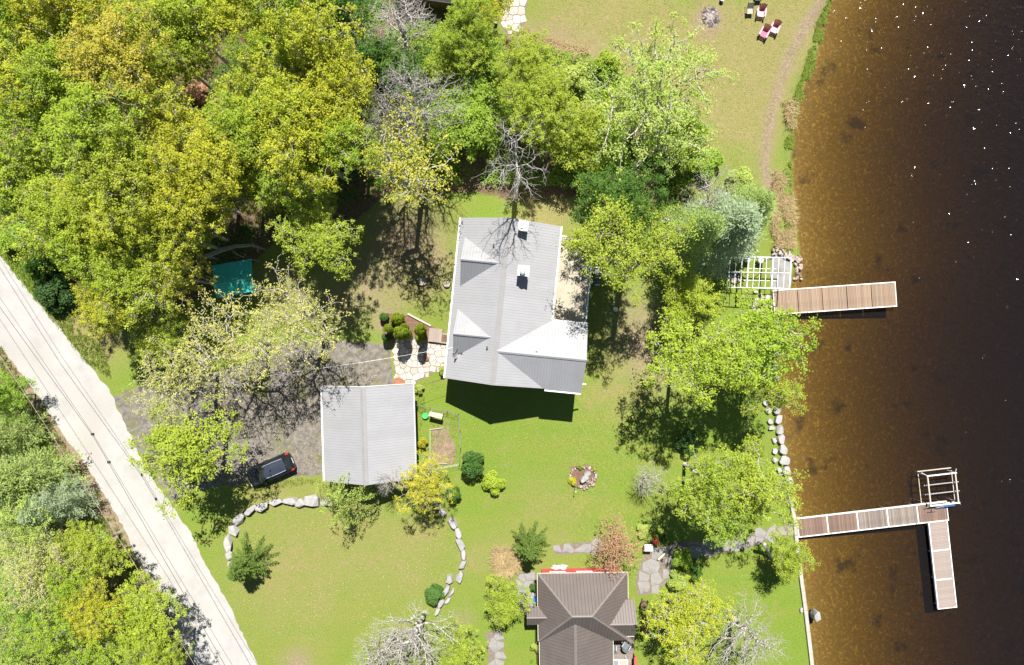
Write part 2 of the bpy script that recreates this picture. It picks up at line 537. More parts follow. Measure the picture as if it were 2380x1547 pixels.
def build_water():
    m = bpy.data.materials.new('lake_water'); m.use_nodes = True
    nt = m.node_tree; nt.nodes.clear(); N = nt.nodes.new; L = nt.links.new
    out = N('ShaderNodeOutputMaterial')
    tr = N('ShaderNodeBsdfTransparent'); gl = N('ShaderNodeBsdfGlossy'); gl.inputs['Roughness'].default_value = 0.085
    fr = N('ShaderNodeFresnel'); fr.inputs['IOR'].default_value = 1.33
    mx = N('ShaderNodeMixShader')
    tc = N('ShaderNodeTexCoord')
    mp = N('ShaderNodeMapping'); mp.inputs['Scale'].default_value = (1.0, 1.35, 1.0); mp.inputs['Rotation'].default_value = (0, 0, 0.5)
    L(tc.outputs['Object'], mp.inputs[0])
    n1 = N('ShaderNodeTexNoise'); n1.inputs['Scale'].default_value = 1.35; n1.inputs['Detail'].default_value = 1.5; n1.inputs['Roughness'].default_value = 0.55
    L(mp.outputs[0], n1.inputs['Vector'])
    bp = N('ShaderNodeBump'); bp.inputs['Strength'].default_value = 1.0; bp.inputs['Distance'].default_value = 0.210
    sx = N('ShaderNodeSeparateXYZ'); L(tc.outputs['Object'], sx.inputs[0])       # the bank shelters the near water: waves grow off shore
    mr = N('ShaderNodeMapRange'); mr.inputs[1].default_value = 25; mr.inputs[2].default_value = 47; mr.inputs[3].default_value = 0.40; mr.inputs[4].default_value = 1.25
    L(sx.outputs[0], mr.inputs[0])
    mh = N('ShaderNodeMath'); mh.operation = 'MULTIPLY'; L(n1.outputs[0], mh.inputs[0]); L(mr.outputs[0], mh.inputs[1])
    L(mh.outputs[0], bp.inputs['Height'])
    n4 = N('ShaderNodeTexNoise'); n4.inputs['Scale'].default_value = 5.0; n4.inputs['Detail'].default_value = 2.0
    L(mp.outputs[0], n4.inputs['Vector'])
    b0 = N('ShaderNodeBump'); b0.inputs['Strength'].default_value = 1.0; b0.inputs['Distance'].default_value = 0.018
    L(n4.outputs[0], b0.inputs['Height']); L(b0.outputs[0], bp.inputs['Normal'])
    L(bp.outputs[0], gl.inputs['Normal']); L(bp.outputs[0], fr.inputs['Normal'])
    L(fr.outputs[0], mx.inputs[0]); L(tr.outputs[0], mx.inputs[1]); L(gl.outputs[0], mx.inputs[2])
    silt = N('ShaderNodeBsdfDiffuse'); silt.inputs[0].default_value = (0.0064, 0.0055, 0.0054, 1)   # light given back by fine particles in the water
    ad = N('ShaderNodeAddShader'); L(mx.outputs[0], ad.inputs[0]); L(silt.outputs[0], ad.inputs[1])
    L(ad.outputs[0], out.inputs['Surface'])
    va = N('ShaderNodeVolumeAbsorption'); va.inputs['Color'].default_value = (0.60, 0.535, 0.10, 1); va.inputs['Density'].default_value = 2.1
    L(va.outputs[0], out.inputs['Volume'])
    b = MB().box(17.0, 880, -880, 880, -7.5, WATER)
    o = b.build('water', m); tag(o, kind='structure')


def sheet(name, poly, mat, lift, step=0.5, jit=0.10, kind='structure', seed=0, parent=None):
    """thin cover laid on the ground along an outline given in plan points; wavering edge, slight crown"""
    rng = random.Random(seed)
    pts = []
    n = len(poly)
    for i in range(n):
        a = G(*poly[i]); b = G(*poly[(i + 1) % n])
        k = max(1, int((b - a).length / step))
        for j in range(k):
            p = a.lerp(b, j / k)
            pts.append((p.x + rng.uniform(-jit, jit), p.y + rng.uniform(-jit, jit)))
    bm = bmesh.new()
    vs = [bm.verts.new((x, y, 0)) for x, y in pts]
    f = bm.faces.new(vs)
    bmesh.ops.triangulate(bm, faces=[f])
    if True:
        for _ in range(2):
            es = [e for e in bm.edges if e.calc_length() > 3.0]
            if es: bmesh.ops.subdivide_edges(bm, edges=es, cuts=2)
            bmesh.ops.triangulate(bm, faces=bm.faces[:])
    bmesh.ops.recalc_face_normals(bm, faces=bm.faces[:])
    if sum(f.normal.z for f in bm.faces) < 0:
        bmesh.ops.reverse_faces(bm, faces=bm.faces[:])
    for v in bm.verts:
        v.co.z = float(gz(v.co.x, v.co.y)) + lift
    me = bpy.data.meshes.new(name); bm.to_mesh(me); bm.free()
    o = link(name, me, mat, parent)
    if kind and parent is None: tag(o, kind=kind)
    return o


build_ground()
build_water()

mk('gravel_pale', (0.348, 0.338, 0.326), (0.280, 0.270, 0.258), 0.5, 0.95, 0.35, 22, detail=9, stain=((0.24, 0.215, 0.18), 0.25, 0.5))
mk('gravel_drive', (0.190, 0.176, 0.160), (0.085, 0.074, 0.060), 2.2, 0.95, 0.6, 18, detail=9, stain=((0.11, 0.115, 0.035), 0.5, 0.85))
mk('shoulder_dirt', (0.250, 0.190, 0.130), (0.140, 0.102, 0.068), 2.2, 0.95, 0.6, 18, detail=8, stain=((0.15, 0.16, 0.05), 0.9, 0.8))
mk('concrete', (0.250, 0.240, 0.228), (0.190, 0.182, 0.172), 1.2, 0.9, 0.2, 30, detail=8, stain=((0.10, 0.095, 0.085), 0.8, 0.6))
mk('mulch', (0.200, 0.115, 0.080), (0.090, 0.055, 0.038), 5, 0.95, 0.9, 14, detail=8)
mk('sand', (0.420, 0.340, 0.250), (0.300, 0.230, 0.160), 2.5, 0.95, 0.5, 18, detail=8)

sheet('road', [(-420, 120), (-150, 420), (0, 593), (87, 702), (133, 755), (200, 842), (253, 905), (290, 985), (340, 1090), (395, 1170), (443, 1238), (483, 1321), (533, 1408), (566, 1481), (596, 1535), (660, 1660), (820, 2000),
               (690, 2050), (520, 1660), (460, 1547), (426, 1498), (393, 1431), (366, 1368), (316, 1298), (293, 1238), (260, 1178), (200, 1081), (160, 1029), (110, 952), (66, 892), (0, 802), (-150, 620), (-480, 240)], M['gravel_pale'], 0.012, 0.35, 0.09, seed=1)
sheet('road_shoulder', [(-480, 236), (-150, 614), (0, 796), (66, 886), (110, 946), (160, 1023), (200, 1075), (260, 1172), (293, 1232), (316, 1292), (366, 1362), (393, 1425), (426, 1492), (460, 1541), (560, 1740), (500, 1740),
                        (420, 1560), (380, 1470), (330, 1385), (290, 1320), (262, 1260), (225, 1200), (170, 1118), (125, 1045), (75, 965), (20, 880), (-60, 790), (-520, 300)], M['shoulder_dirt'], 0.006, 0.4, 0.2, seed=2)
sheet('driveway', [(262, 925), (310, 900), (380, 890), (450, 880), (560, 850), (640, 800), (760, 790), (905, 800), (915, 895), (850, 905), (760, 900), (752, 1010), (750, 1105), (690, 1108), (600, 1118), (480, 1135), (400, 1165), (340, 1080), (285, 975)], M['gravel_drive'], 0.008, 0.4, 0.16, seed=3)

# ------------------------------------------------------------------ plants: generators
def _unit(a):
    return a / np.maximum(np.linalg.norm(a, axis=-1, keepdims=True), 1e-9)


def connect(start, pts, rng, segs, tip_r, power, pull=0.5, wob=0.10, depth=0):
    """branching skeleton from start to every tip; thicker where more tips hang on it"""
    stack = [(np.asarray(start, float), np.asarray(pts, float), 0)]
    while stack:
        s, P, dep = stack.pop()
        n = len(P)
        if n == 1:
            e = P[0]; L = np.linalg.norm(e - s)
            m = (s + e) / 2 + rng.normal(0, wob * L, 3) * (1, 1, 0.6)
            segs.append((s, m, tip_r * 1.15, tip_r, 1)); segs.append((m, e, tip_r, tip_r * 0.6, 1))
            continue
        c = P.mean(0); L = np.linalg.norm(c - s)
        b = s + (c - s) * (pull if dep else pull * 0.7) + rng.normal(0, wob * L, 3)
        r0 = tip_r * n ** power
        m = (s + b) / 2 + rng.normal(0, wob * 0.5 * L, 3)
        segs.append((s, m, r0, r0 * 0.93, n)); segs.append((m, b, r0 * 0.93, r0 * 0.86, n))
        k = 2 if n < 6 else (3 if n < 60 else (4 if dep else 6))
        k = min(k, n)
        dirs = _unit(P - b)
        idx = [rng.integers(n)]
        dm = ((dirs - dirs[idx[0]]) ** 2).sum(1)
        for _ in range(k - 1):
            j = int(np.argmax(dm * rng.uniform(0.6, 1, n))); idx.append(j)
            dm = np.minimum(dm, ((dirs - dirs[j]) ** 2).sum(1))
        lab = np.argmin(((dirs[:, None] - dirs[None, idx]) ** 2).sum(-1), 1)
        for g in range(k):
            Q = P[lab == g]
            if len(Q): stack.append((b, Q, dep + 1))


def tubes(segs, sides=4):
    p0 = np.array([s[0] for s in segs]); p1 = np.array([s[1] for s in segs])
    r0 = np.array([s[2] for s in segs])[:, None, None]; r1 = np.array([s[3] for s in segs])[:, None, None]
    d = _unit(p1 - p0)
    up = np.where(np.abs(d[:, 2:3]) < 0.9, np.array([[0, 0, 1.0]]), np.array([[0, 1.0, 0]]))
    a = _unit(np.cross(d, up)); b = np.cross(a, d)
    th = np.arange(sides) * 2 * np.pi / sides
    off = a[:, None] * np.cos(th)[None, :, None] + b[:, None] * np.sin(th)[None, :, None]
    V = np.concatenate([p0[:, None] + off * r0, p1[:, None] + off * r1], 1)
    n = len(segs)
    i = np.arange(sides); j = (i + 1) % sides
    f = np.stack([i, i + sides, j + sides, j], -1)
    F = (np.arange(n)[:, None, None] * 2 * sides + f[None]).reshape(-1, 4)
    cap = {4: [(3, 2, 1, 0)], 8: [(3, 2, 1, 0), (7, 4, 3, 0), (7, 6, 5, 4)]}.get(sides)
    if cap:
        c = np.array(cap + [tuple(reversed([q + sides for q in k])) for k in cap])
        F = np.concatenate([F, (np.arange(n)[:, None, None] * 2 * sides + c[None]).reshape(-1, 4)])
    return V.reshape(-1, 3), F


def leaves(C, size, rng, nrm_bias=None, aspect=0.62, up=1.5, spread=0.70):
    """one small four-cornered leaf per centre"""
    n = len(C)
    nr = rng.normal(0, spread, (n, 3)); nr[:, 2] += up
    if nrm_bias is not None: nr += nrm_bias
    nr = _unit(nr)
    t = _unit(np.cross(nr, rng.normal(0, 1, (n, 3)))); b = np.cross(nr, t)
    s = (size * rng.uniform(0.65, 1.35, n))[:, None]
    V = np.stack([C - t * s, C + b * s * aspect + nr * s * 0.18, C + t * s, C - b * s * aspect + nr * s * 0.18], 1)
    return V.reshape(-1, 3), np.arange(n * 4).reshape(n, 4)


def tip_cloud(rng, n, R, h0, h1, lop=0.25, shell=0.45, lobes=9, flat=1.0, sharp=13.0, bough=(0.30, 0.50)):
    """tips of a crown made of separate boughs: each bough carries its own uneven mass of twigs, with gaps between"""
    zc = h0 + (h1 - h0) * 0.42; up = h1 - zc; dn = zc - h0
    B = []
    while len(B) < lobes:
        d = _unit(rng.normal(0, 1, 3) + (0, 0, 0.25))
        if d[2] < -0.55: continue
        q = rng.uniform(0.45, 0.78) * (1 + lop * rng.uniform(-0.5, 0.25)); q = q if len(B) > 1 else 0.25
        c = np.array([d[0] * R * q, d[1] * R * q, d[2] * (up if d[2] > 0 else dn) * q])
        if B and min(np.linalg.norm((c - b[0]) / R) for b in B) < min(0.20, bough[0] * 0.62): continue
        B.append((c, rng.uniform(*bough) * R * (1 + 0.25 * lop), d))
    w = np.array([b[1] ** 2 for b in B]); w /= w.sum()
    k = rng.choice(len(B), n, p=w)
    out = np.zeros((n, 3))
    for m, (c, r, d) in enumerate(B):
        idx = np.where(k == m)[0]
        v = _unit(rng.normal(0, 1, (len(idx), 3)) + (0, 0, 0.3)) * ((1 - shell) + shell * rng.uniform(0, 1, (len(idx), 1)) ** 0.6)
        o = np.array([d[0], d[1], 0.0]); o = o / max(np.linalg.norm(o), 1e-6)
        v = v + o * (v @ o)[:, None] * 0.35
        out[idx] = c + v * (r, r, r * 0.55)
    out[:, 2] += zc
    return out


def broadleaf(seed, R=4.0, H=11.0, base=0.30, tips=420, per=26, leaf=0.095, clump=0.30, lop=0.3, trunk_r=0.17, shell=0.5, tip_r=0.012, power=0.46, bare=0.0, lobes=9, droop=0.0, sides=4, wob=0.10, lean=(0, 0), squash=1.0, bough=(0.30, 0.50)):
    rng = np.random.default_rng(seed)
    T = tip_cloud(rng, tips, R, H * base, H, lop, shell, lobes, bough=bough)
    T[:, 1] *= squash
    T[:, :2] += np.array(lean) * (T[:, 2:3] / H) ** 1.2
    T[:, 2] -= droop * np.hypot(T[:, 0], T[:, 1]) ** 2 / R
    fork = np.array([rng.normal(0, 0.15), rng.normal(0, 0.15), H * base * 1.15])
    segs = []
    connect(fork, T, rng, segs, tip_r, power, wob=wob)
    tr = [((0, 0, -0.3), tuple(fork * (0.45, 0.45, 0.5)), trunk_r * 1.25, trunk_r), (tuple(fork * (0.45, 0.45, 0.5)), tuple(fork), trunk_r, trunk_r * 0.85)]
    tr = [(np.array(a), np.array(b), r, q) for a, b, r, q in tr]
    tv, tf = tubes(tr, 8)
    thick = [s for s in segs if s[4] >= 4]
    twig = [s for s in segs if s[4] < 4]
    bv, bf = tubes(thick, 4)
    me_t = mesh_np('trunk', tv, tf); me_l = mesh_np('limbs', bv, bf)
    cv = []; 
    if per > 0:
        keep = rng.uniform(size=tips) >= bare
        K = T[keep]; m = len(K)
        cr = clump * rng.uniform(0.6, 1.45, m)
        C = np.repeat(K, per, 0)
        off = rng.normal(0, 1, (m * per, 3)) * (1, 1, 0.62) * np.repeat(cr, per)[:, None] * 0.62
        C = C + off
        bias = off / np.maximum(np.repeat(cr, per)[:, None], .05) * 0.5
        bias[:, 2] += 0.25
        V, F = leaves(C, leaf, rng, bias)
        cvar = np.repeat(rng.uniform(0.12, 0.88, m), per) + rng.normal(0, 0.16, m * per)
        var = np.repeat(np.clip(cvar, 0, 1), 4)
        me_c = mesh_np('crown', V, F, var)
        tw = None
        if twig:
            wv, wf = tubes(twig, 3); tw = mesh_np('twigs', wv, wf)
    else:
        wv, wf = tubes(twig, 3); me_c = mesh_np('crown', wv, wf); tw = None
    return dict(trunk=me_t, limbs=me_l, crown=me_c, twigs=tw, H=H, R=R, zc=H * base + H * (1 - base) * 0.42)


def conifer(seed, R=2.6, H=10.0, whorl=0.55, arms=6, per=11, needle=0.17, aspect=0.22, puff=0.13, taper=0.8, droop=0.15, z0=0.12, steps=8, side=0.35, trunk_r=0.16, lift=0.15):
    rng = np.random.default_rng(seed)
    segs = []; C = []; A = []
    z = H * z0
    while z < H * 0.985:
        f = 1 - (z - H * z0) / (H * (1 - z0))
        a0 = rng.uniform(0, 6.28)
        for k in range(arms):
            a = a0 + k * 6.283 / arms + rng.normal(0, 0.16)
            L = R * f ** taper * rng.uniform(0.72, 1.12) + 0.12
            d = np.array([math.cos(a), math.sin(a), 0.0])
            p0 = np.array([0, 0, z])
            p1 = p0 + d * L * 0.55 + (0, 0, L * (lift))
            p2 = p0 + d * L + (0, 0, L * (lift * 1.4 - droop))
            segs += [(p0, p1, 0.022 + 0.012 * L, 0.016), (p1, p2, 0.016, 0.006)]
            m = max(2, int(steps * L / R) + 1)
            t = np.linspace(0.22, 1.0, m)[:, None]
            q = np.where(t < 0.55, p0 + (p1 - p0) * t / 0.55, p1 + (p2 - p1) * (t - 0.55) / 0.45)
            n_ = per
            sd = np.array([-d[1], d[0], 0])
            w = side * L * (1.05 - t) * 0.9 + 0.10
            qq = np.repeat(q, n_, 0); ww = np.repeat(w, n_, 0)
            so = rng.uniform(-1, 1, (len(qq), 1)) * ww
            C.append(qq + sd * so + d * np.abs(so) * 0.35 + rng.normal(0, puff, (len(qq), 3)) * (1, 1, 0.6))
            A.append(np.repeat(_unit(d * 0.8 + np.array([[0, 0, 0.2]]) + rng.normal(0, 0.05, (1, 3))), len(qq), 0) + sd * np.sign(so) * 0.5)
        z += whorl * rng.uniform(0.8, 1.2) * (0.55 + 0.45 * f)
    C = np.concatenate(C); A = _unit(np.concatenate(A) + rng.normal(0, 0.35, (len(C), 3)))
    n = len(C)
    nr = _unit(rng.normal(0, 0.5, (n, 3)) + (0, 0, 0.8))
    b = _unit(np.cross(nr, A)); s = (needle * rng.uniform(0.7, 1.3, n))[:, None]
    V = np.stack([C - A * s, C + b * s * aspect, C + A * s, C - b * s * aspect], 1).reshape(-1, 3)
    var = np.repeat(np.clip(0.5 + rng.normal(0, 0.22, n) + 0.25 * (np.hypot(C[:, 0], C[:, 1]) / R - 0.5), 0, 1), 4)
    tv, tf = tubes([(np.array((0, 0, -.3)), np.array((0, 0, H * .5)), trunk_r, trunk_r * .6), (np.array((0, 0, H * .5)), np.array((0, 0, H)), trunk_r * .6, .01)], 7)
    lv, lf = tubes(segs, 4)
    return dict(trunk=mesh_np('trunk', tv, tf, smooth=True), limbs=mesh_np('limbs', lv, lf), crown=mesh_np('crown', V, np.arange(n * 4).reshape(n, 4), var), twigs=None, H=H, R=R, zc=H * 0.35, whorled=True)


def shrub(seed, R=1.0, H=1.4, n=5200, leaf=0.06, lump=0.28, lumps=14, shell=0.35, aspect=0.6, up=0.6):
    """rounded bush: many small leaves over a lumpy body, a few stems inside"""
    rng = np.random.default_rng(seed)
    d = _unit(rng.normal(0, 1, (n, 3)) * (1, 1, 0.9) + (0, 0, 0.25))
    ld = _unit(rng.normal(0, 1, (lumps, 3)) + (0, 0, 0.4))
    g = np.max(d @ ld.T, 1)
    rr = 1 - lump + lump * sstep(0.72, 1.0, g)
    t = (1 - shell * rng.uniform(0, 1, n) ** 2) * rr
    C = d * t[:, None] * (R, R, H * 0.55) + (0, 0, H * 0.46)
    C[:, 2] = np.maximum(C[:, 2], 0.02)
    V, F = leaves(C, leaf, rng, d * 0.8, aspect, up)
    var = np.repeat(np.clip(0.30 + 0.55 * sstep(0.75, 1, g) * rng.uniform(0.5, 1.2, n) + rng.normal(0, 0.12, n), 0, 1), 4)
    segs = []
    connect(np.array((0, 0, 0.05)), C[rng.choice(n, 26, False)] * (0.8, 0.8, 0.85), rng, segs, 0.008, 0.5)
    sv, sf = tubes([(np.array((0, 0, -.1)), np.array((0, 0, .06)), .05, .04)] + segs, 4)
    return dict(trunk=mesh_np('stem', sv, sf), limbs=None, crown=mesh_np('crown', V, F, var), twigs=None, H=H, R=R, zc=H * 0.5)


PART_NAME = {'trunk': 'trunk', 'limbs': 'limbs', 'crown': 'crown', 'twigs': 'twigs'}


def plant(proto, name, u, v, R, H, leafm, barkm, label, cat='tree', group=None, rz=None, seed=0, zc=None, tilt=(0, 0), base=None):
    """a plant thing: the proto's meshes as parts of its own; (u, v) is where the middle of its crown shows in plan"""
    rnd = random.Random(seed * 7919 + int(u) * 31 + int(v))
    s = R / proto['R']; sz = H / proto['H']
    if base is None:
        z = proto['zc'] * sz
        x, y = D(u, v, z)
        z0 = float(gz(x, y))
        x, y = D(u, v, z + z0)
        loc = (x, y, float(gz(x, y)))
    else:
        loc = tuple(G(*base))
    root = empty(name, loc, rnd.uniform(0, 6.28) if rz is None else rz, label, cat, group)
    root.scale = (s, s, sz)
    root.rotation_euler = (tilt[0], tilt[1], root.rotation_euler[2])
    for k in ('trunk', 'limbs', 'crown', 'twigs'):
        me = proto[k]
        if me is None: continue
        if len(me.materials) == 0: me.materials.append(M['bark_grey'])
        o = link('stem' if me.name.startswith('stem') else PART_NAME[k], me, None, root)
        if k == 'twigs' or (k == 'limbs' and proto.get('whorled')): o['kind'] = 'stuff'
        o.material_slots[0].link = 'OBJECT'
        o.material_slots[0].material = M[leafm] if (k == 'crown' and leafm) else M[barkm]
    return root

# ------------------------------------------------------------------ plants: the ones in the place
MAPLE = [broadleaf(11 + i, R=4.0, H=11.5, base=0.48, tips=620, per=34, leaf=0.072, clump=0.25, lop=0.48, lobes=13) for i in range(5)]
AIRY = [broadleaf(41 + i, R=4.0, H=11.5, base=0.42, tips=440, per=30, leaf=0.070, clump=0.26, lop=0.58, lobes=14, tip_r=0.015, bare=0.08) for i in range(3)]
LOOSE = [broadleaf(51 + i, R=4.0, H=11.5, base=0.42, tips=380, per=25, leaf=0.074, clump=0.26, lop=0.7, lobes=20, tip_r=0.014, bough=(0.17, 0.30)) for i in range(3)]
PALE = [broadleaf(61 + i, R=4.0, H=11.0, base=0.36, tips=430, per=11, leaf=0.068, clump=0.25, lop=0.50, lobes=14, tip_r=0.013) for i in range(2)]
BARE = [broadleaf(81 + i, R=3.0, H=9.0, base=0.24, tips=2300, per=0, lop=0.42, lobes=16, tip_r=0.0070, power=0.44, shell=0.8, wob=0.06) for i in range(3)]
YOUNG = [broadleaf(91 + i, R=2.6, H=6.5, base=0.30, tips=380, per=32, leaf=0.068, clump=0.24, lop=0.52, trunk_r=0.10, lobes=16) for i in range(3)]
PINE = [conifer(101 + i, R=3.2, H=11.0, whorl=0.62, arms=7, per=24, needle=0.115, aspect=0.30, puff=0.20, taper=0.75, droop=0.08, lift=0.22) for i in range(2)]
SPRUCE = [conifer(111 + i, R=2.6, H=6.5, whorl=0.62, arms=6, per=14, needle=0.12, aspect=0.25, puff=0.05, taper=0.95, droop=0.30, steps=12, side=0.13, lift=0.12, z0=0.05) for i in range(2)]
RUSTY = broadleaf(117, R=2.5, H=4.8, base=0.22, tips=1100, per=3, leaf=0.045, clump=0.12, lop=0.3, lobes=16, tip_r=0.008, trunk_r=0.09)
CEDAR = [shrub(121 + i, 1.0, 1.7, 6500, 0.055, 0.42, 13) for i in range(3)]
BUSH = [shrub(131 + i, 1.2, 1.5, 5200, 0.075, 0.58, 9, 0.65) for i in range(4)]

# (proto, u, v, crown radius m, height m, leaves, label)
W_ = 'trees of the wood above the gravel road'
wood = [
 (MAPLE, 40, 50, 3.6, 12.5, 'leaf_yellowgreen', 'yellow-green maple filling the upper corner of the wood, farthest from the lake'),
 (MAPLE, 165, 35, 3.5, 13.0, 'leaf_gold', 'golden maple at the top edge of the wood, second crown from the corner'),
 (AIRY, 285, 45, 3.6, 12.0, 'leaf_yellowgreen', 'thin-leaved maple with pale slanting branches at the top edge of the wood'),
 (MAPLE, 420, 45, 3.8, 13.0, 'leaf_yellowgreen', 'broad maple at the top edge, up-sun of the dark gap with bare trunks'),
 (MAPLE, 560, 30, 3.4, 12.5, 'leaf_gold', 'golden-topped maple at the top edge beside the dark trunk gap'),
 (MAPLE, 690, 45, 3.5, 12.0, 'leaf_bright', 'greener maple at the top edge of the wood, between golden crowns'),
 (MAPLE, 790, 35, 2.9, 11.0, 'leaf_green', 'deep green tree at the top edge next to the grey leafless tree'),
 (MAPLE, 60, 165, 3.6, 12.0, 'leaf_gold', 'golden maple at the wood edge above the dark pine notch'),
 (MAPLE, 185, 150, 3.4, 12.5, 'leaf_yellowgreen', 'yellow-green maple up-sun of the amber maple, second row of the wood'),
 (MAPLE, 295, 150, 3.7, 13.0, 'leaf_amber', 'amber-tinted maple with the warmest crown, in the upper wood'),
 (MAPLE, 415, 150, 2.5, 12.0, 'leaf_lime', 'lime maple beside the dark gap with bare trunks'),
 (MAPLE, 730, 125, 3.8, 13.0, 'leaf_gold', 'large golden maple at the house end of the upper wood'),
 (MAPLE, 640, 140, 2.4, 12.0, 'leaf_yellowgreen', 'narrow maple crown wedged beside the dark trunk gap, house side'),
 (MAPLE, 660, 235, 3.7, 13.0, 'leaf_gold', 'golden maple with a dark leaning limb showing through it'),
 (MAPLE, 785, 215, 3.3, 12.0, 'leaf_gold', 'golden maple facing the leafless grey pair of trees'),
 (MAPLE, 110, 270, 3.5, 11.5, 'leaf_lime', 'light lime maple at the open notch beside the wood edge'),
 (MAPLE, 235, 300, 4.0, 12.5, 'leaf_yellowgreen', 'wide yellow-green maple in the middle of the wood'),
 (AIRY, 365, 300, 3.5, 12.5, 'leaf_gold', 'gauzy golden maple beside the rust-coloured brush clearing'),
 (MAPLE, 500, 350, 3.7, 12.0, 'leaf_gold', 'golden maple below the rust-coloured brush clearing'),
 (MAPLE, 590, 300, 3.1, 11.5, 'leaf_yellowgreen', 'yellow-green maple between two golden crowns in the house-side wood'),
 (MAPLE, 710, 335, 3.7, 12.5, 'leaf_gold', 'golden maple whose crown overhangs the shaded yard edge'),
 (MAPLE, 800, 330, 3.0, 11.0, 'leaf_yellowgreen', 'yellow-green maple at the wood corner nearest the house'),
 (MAPLE, 60, 390, 3.0, 10.5, 'leaf_yellowgreen', 'yellow-green maple above the shaded hollow at the wood edge'),
 (AIRY, 195, 410, 3.6, 12.0, 'leaf_yellowgreen', 'gauzy maple over fallen pale branches in the wood'),
 (MAPLE, 320, 400, 3.4, 12.0, 'leaf_lime', 'lime maple in the lower middle of the wood'),
 (MAPLE, 430, 440, 3.3, 11.5, 'leaf_gold', 'golden maple above the fallen grey trunk'),
 (MAPLE, 590, 405, 3.2, 7.5, 'leaf_gold', 'golden maple at the shaded lower rim of the wood'),
 (MAPLE, 690, 420, 2.8, 10.5, 'leaf_yellowgreen', 'small maple at the lower rim of the wood, above the bright lime tree'),
 (MAPLE, 30, 480, 2.7, 8.5, 'leaf_bright', 'bright green tree in the verge thicket where the road enters'),
 (MAPLE, 165, 520, 3.3, 11.0, 'leaf_yellowgreen', 'yellow-green maple on the road side of the wood'),
 (MAPLE, 270, 500, 3.4, 11.5, 'leaf_gold', 'golden maple between the road-side maples and the fallen trunk'),
 (AIRY, 390, 545, 3.2, 11.0, 'leaf_gold', 'airy golden tree near the teal canopy with pale twigs showing'),
 (MAPLE, 455, 535, 2.6, 7.0, 'leaf_yellowgreen', 'yellow-green tree directly up-sun of the teal canopy'),
 (MAPLE, 215, 610, 3.0, 10.5, 'leaf_yellowgreen', 'yellow-green maple closest to the road bend verge'),
 (AIRY, 315, 640, 3.3, 10.5, 'leaf_yellowgreen', 'loose yellow-green tree between the teal canopy and the road'),
 (MAPLE, 265, 700, 2.5, 9.0, 'leaf_gold', 'small golden tree at the low corner of the wood by the road'),
 (AIRY, 405, 645, 2.5, 8.0, 'leaf_amber', 'amber sparse tree beside the teal canopy, road side'),
]
for i, (pr, u, v, R, H, lm, lab) in enumerate(wood):
    plant(pr[i % len(pr)], 'maple_tree', u, v, R * 1.07, H * 1.28, lm, 'bark_pale', lab, 'tree', W_, seed=i)

# wood below the road
W2 = 'trees of the wood below the gravel road'
wood2 = [
 (YOUNG, 15, 925, 2.0, 6.0, 'leaf_bright', 'green sapling at the picture edge beside the dirt shoulder'),
 (PINE, 30, 1010, 2.6, 7.5, 'needle_pine', 'uppermost soft green pine beside the dirt road shoulder'),
 (PINE, 75, 1110, 3.4, 8.5, 'needle_pine', 'wide soft green pine, second down along the dirt shoulder'),
 (PINE, 150, 1165, 2.4, 8.0, 'needle_blue', 'smaller bluish pine closest to the dirt shoulder'),
 (MAPLE, 205, 1275, 2.9, 6.8, 'leaf_lime', 'bright lime maple alone beside the dirt shoulder'),
 (AIRY, 40, 1230, 3.3, 9.0, 'leaf_soft', 'soft green airy tree above the tangle of bare branches'),
 (PALE, 110, 1320, 3.3, 9.0, 'leaf_pale', 'pale budding tree inland of the bright lime maple'),
 (MAPLE, 165, 1365, 2.2, 8.0, 'leaf_yellowgreen', 'small yellow-green tree between pale budding trees'),
 (AIRY, 60, 1430, 3.4, 8.0, 'leaf_bright', 'mid-green airy tree tangled with bare limbs'),
 (AIRY, 130, 1470, 2.6, 8.5, 'leaf_yellowgreen', 'airy tree behind the long pale bare limb'),
 (MAPLE, 320, 1445, 3.4, 7.5, 'leaf_yellowgreen', 'large yellow-green maple overhanging the lower road verge'),
 (MAPLE, 375, 1530, 2.4, 8.5, 'leaf_yellowgreen', 'yellow-green maple at the bottom edge beside the road'),
 (PINE, 295, 1545, 2.0, 8.0, 'needle_yew', 'dark pine at the bottom edge between the verge maples'),
 (AIRY, 210, 1540, 3.1, 8.0, 'leaf_yellowgreen', 'airy yellow-green tree at the bottom edge below the long bare limb'),
 (AIRY, 20, 1535, 2.8, 8.0, 'leaf_soft', 'soft green tree in the bottom corner of the picture'),
 (MAPLE, 230, 1420, 2.4, 8.5, 'leaf_gold', 'golden maple inland of the large one overhanging the verge'),
]
for i, (pr, u, v, R, H, lm, lab) in enumerate(wood2):
    plant(pr[i % len(pr)], 'pine_tree' if pr is PINE else 'maple_tree', u, v, R, H, lm, 'bark_pale' if pr is PALE else 'bark_grey', lab, 'tree', W2, seed=100 + i)

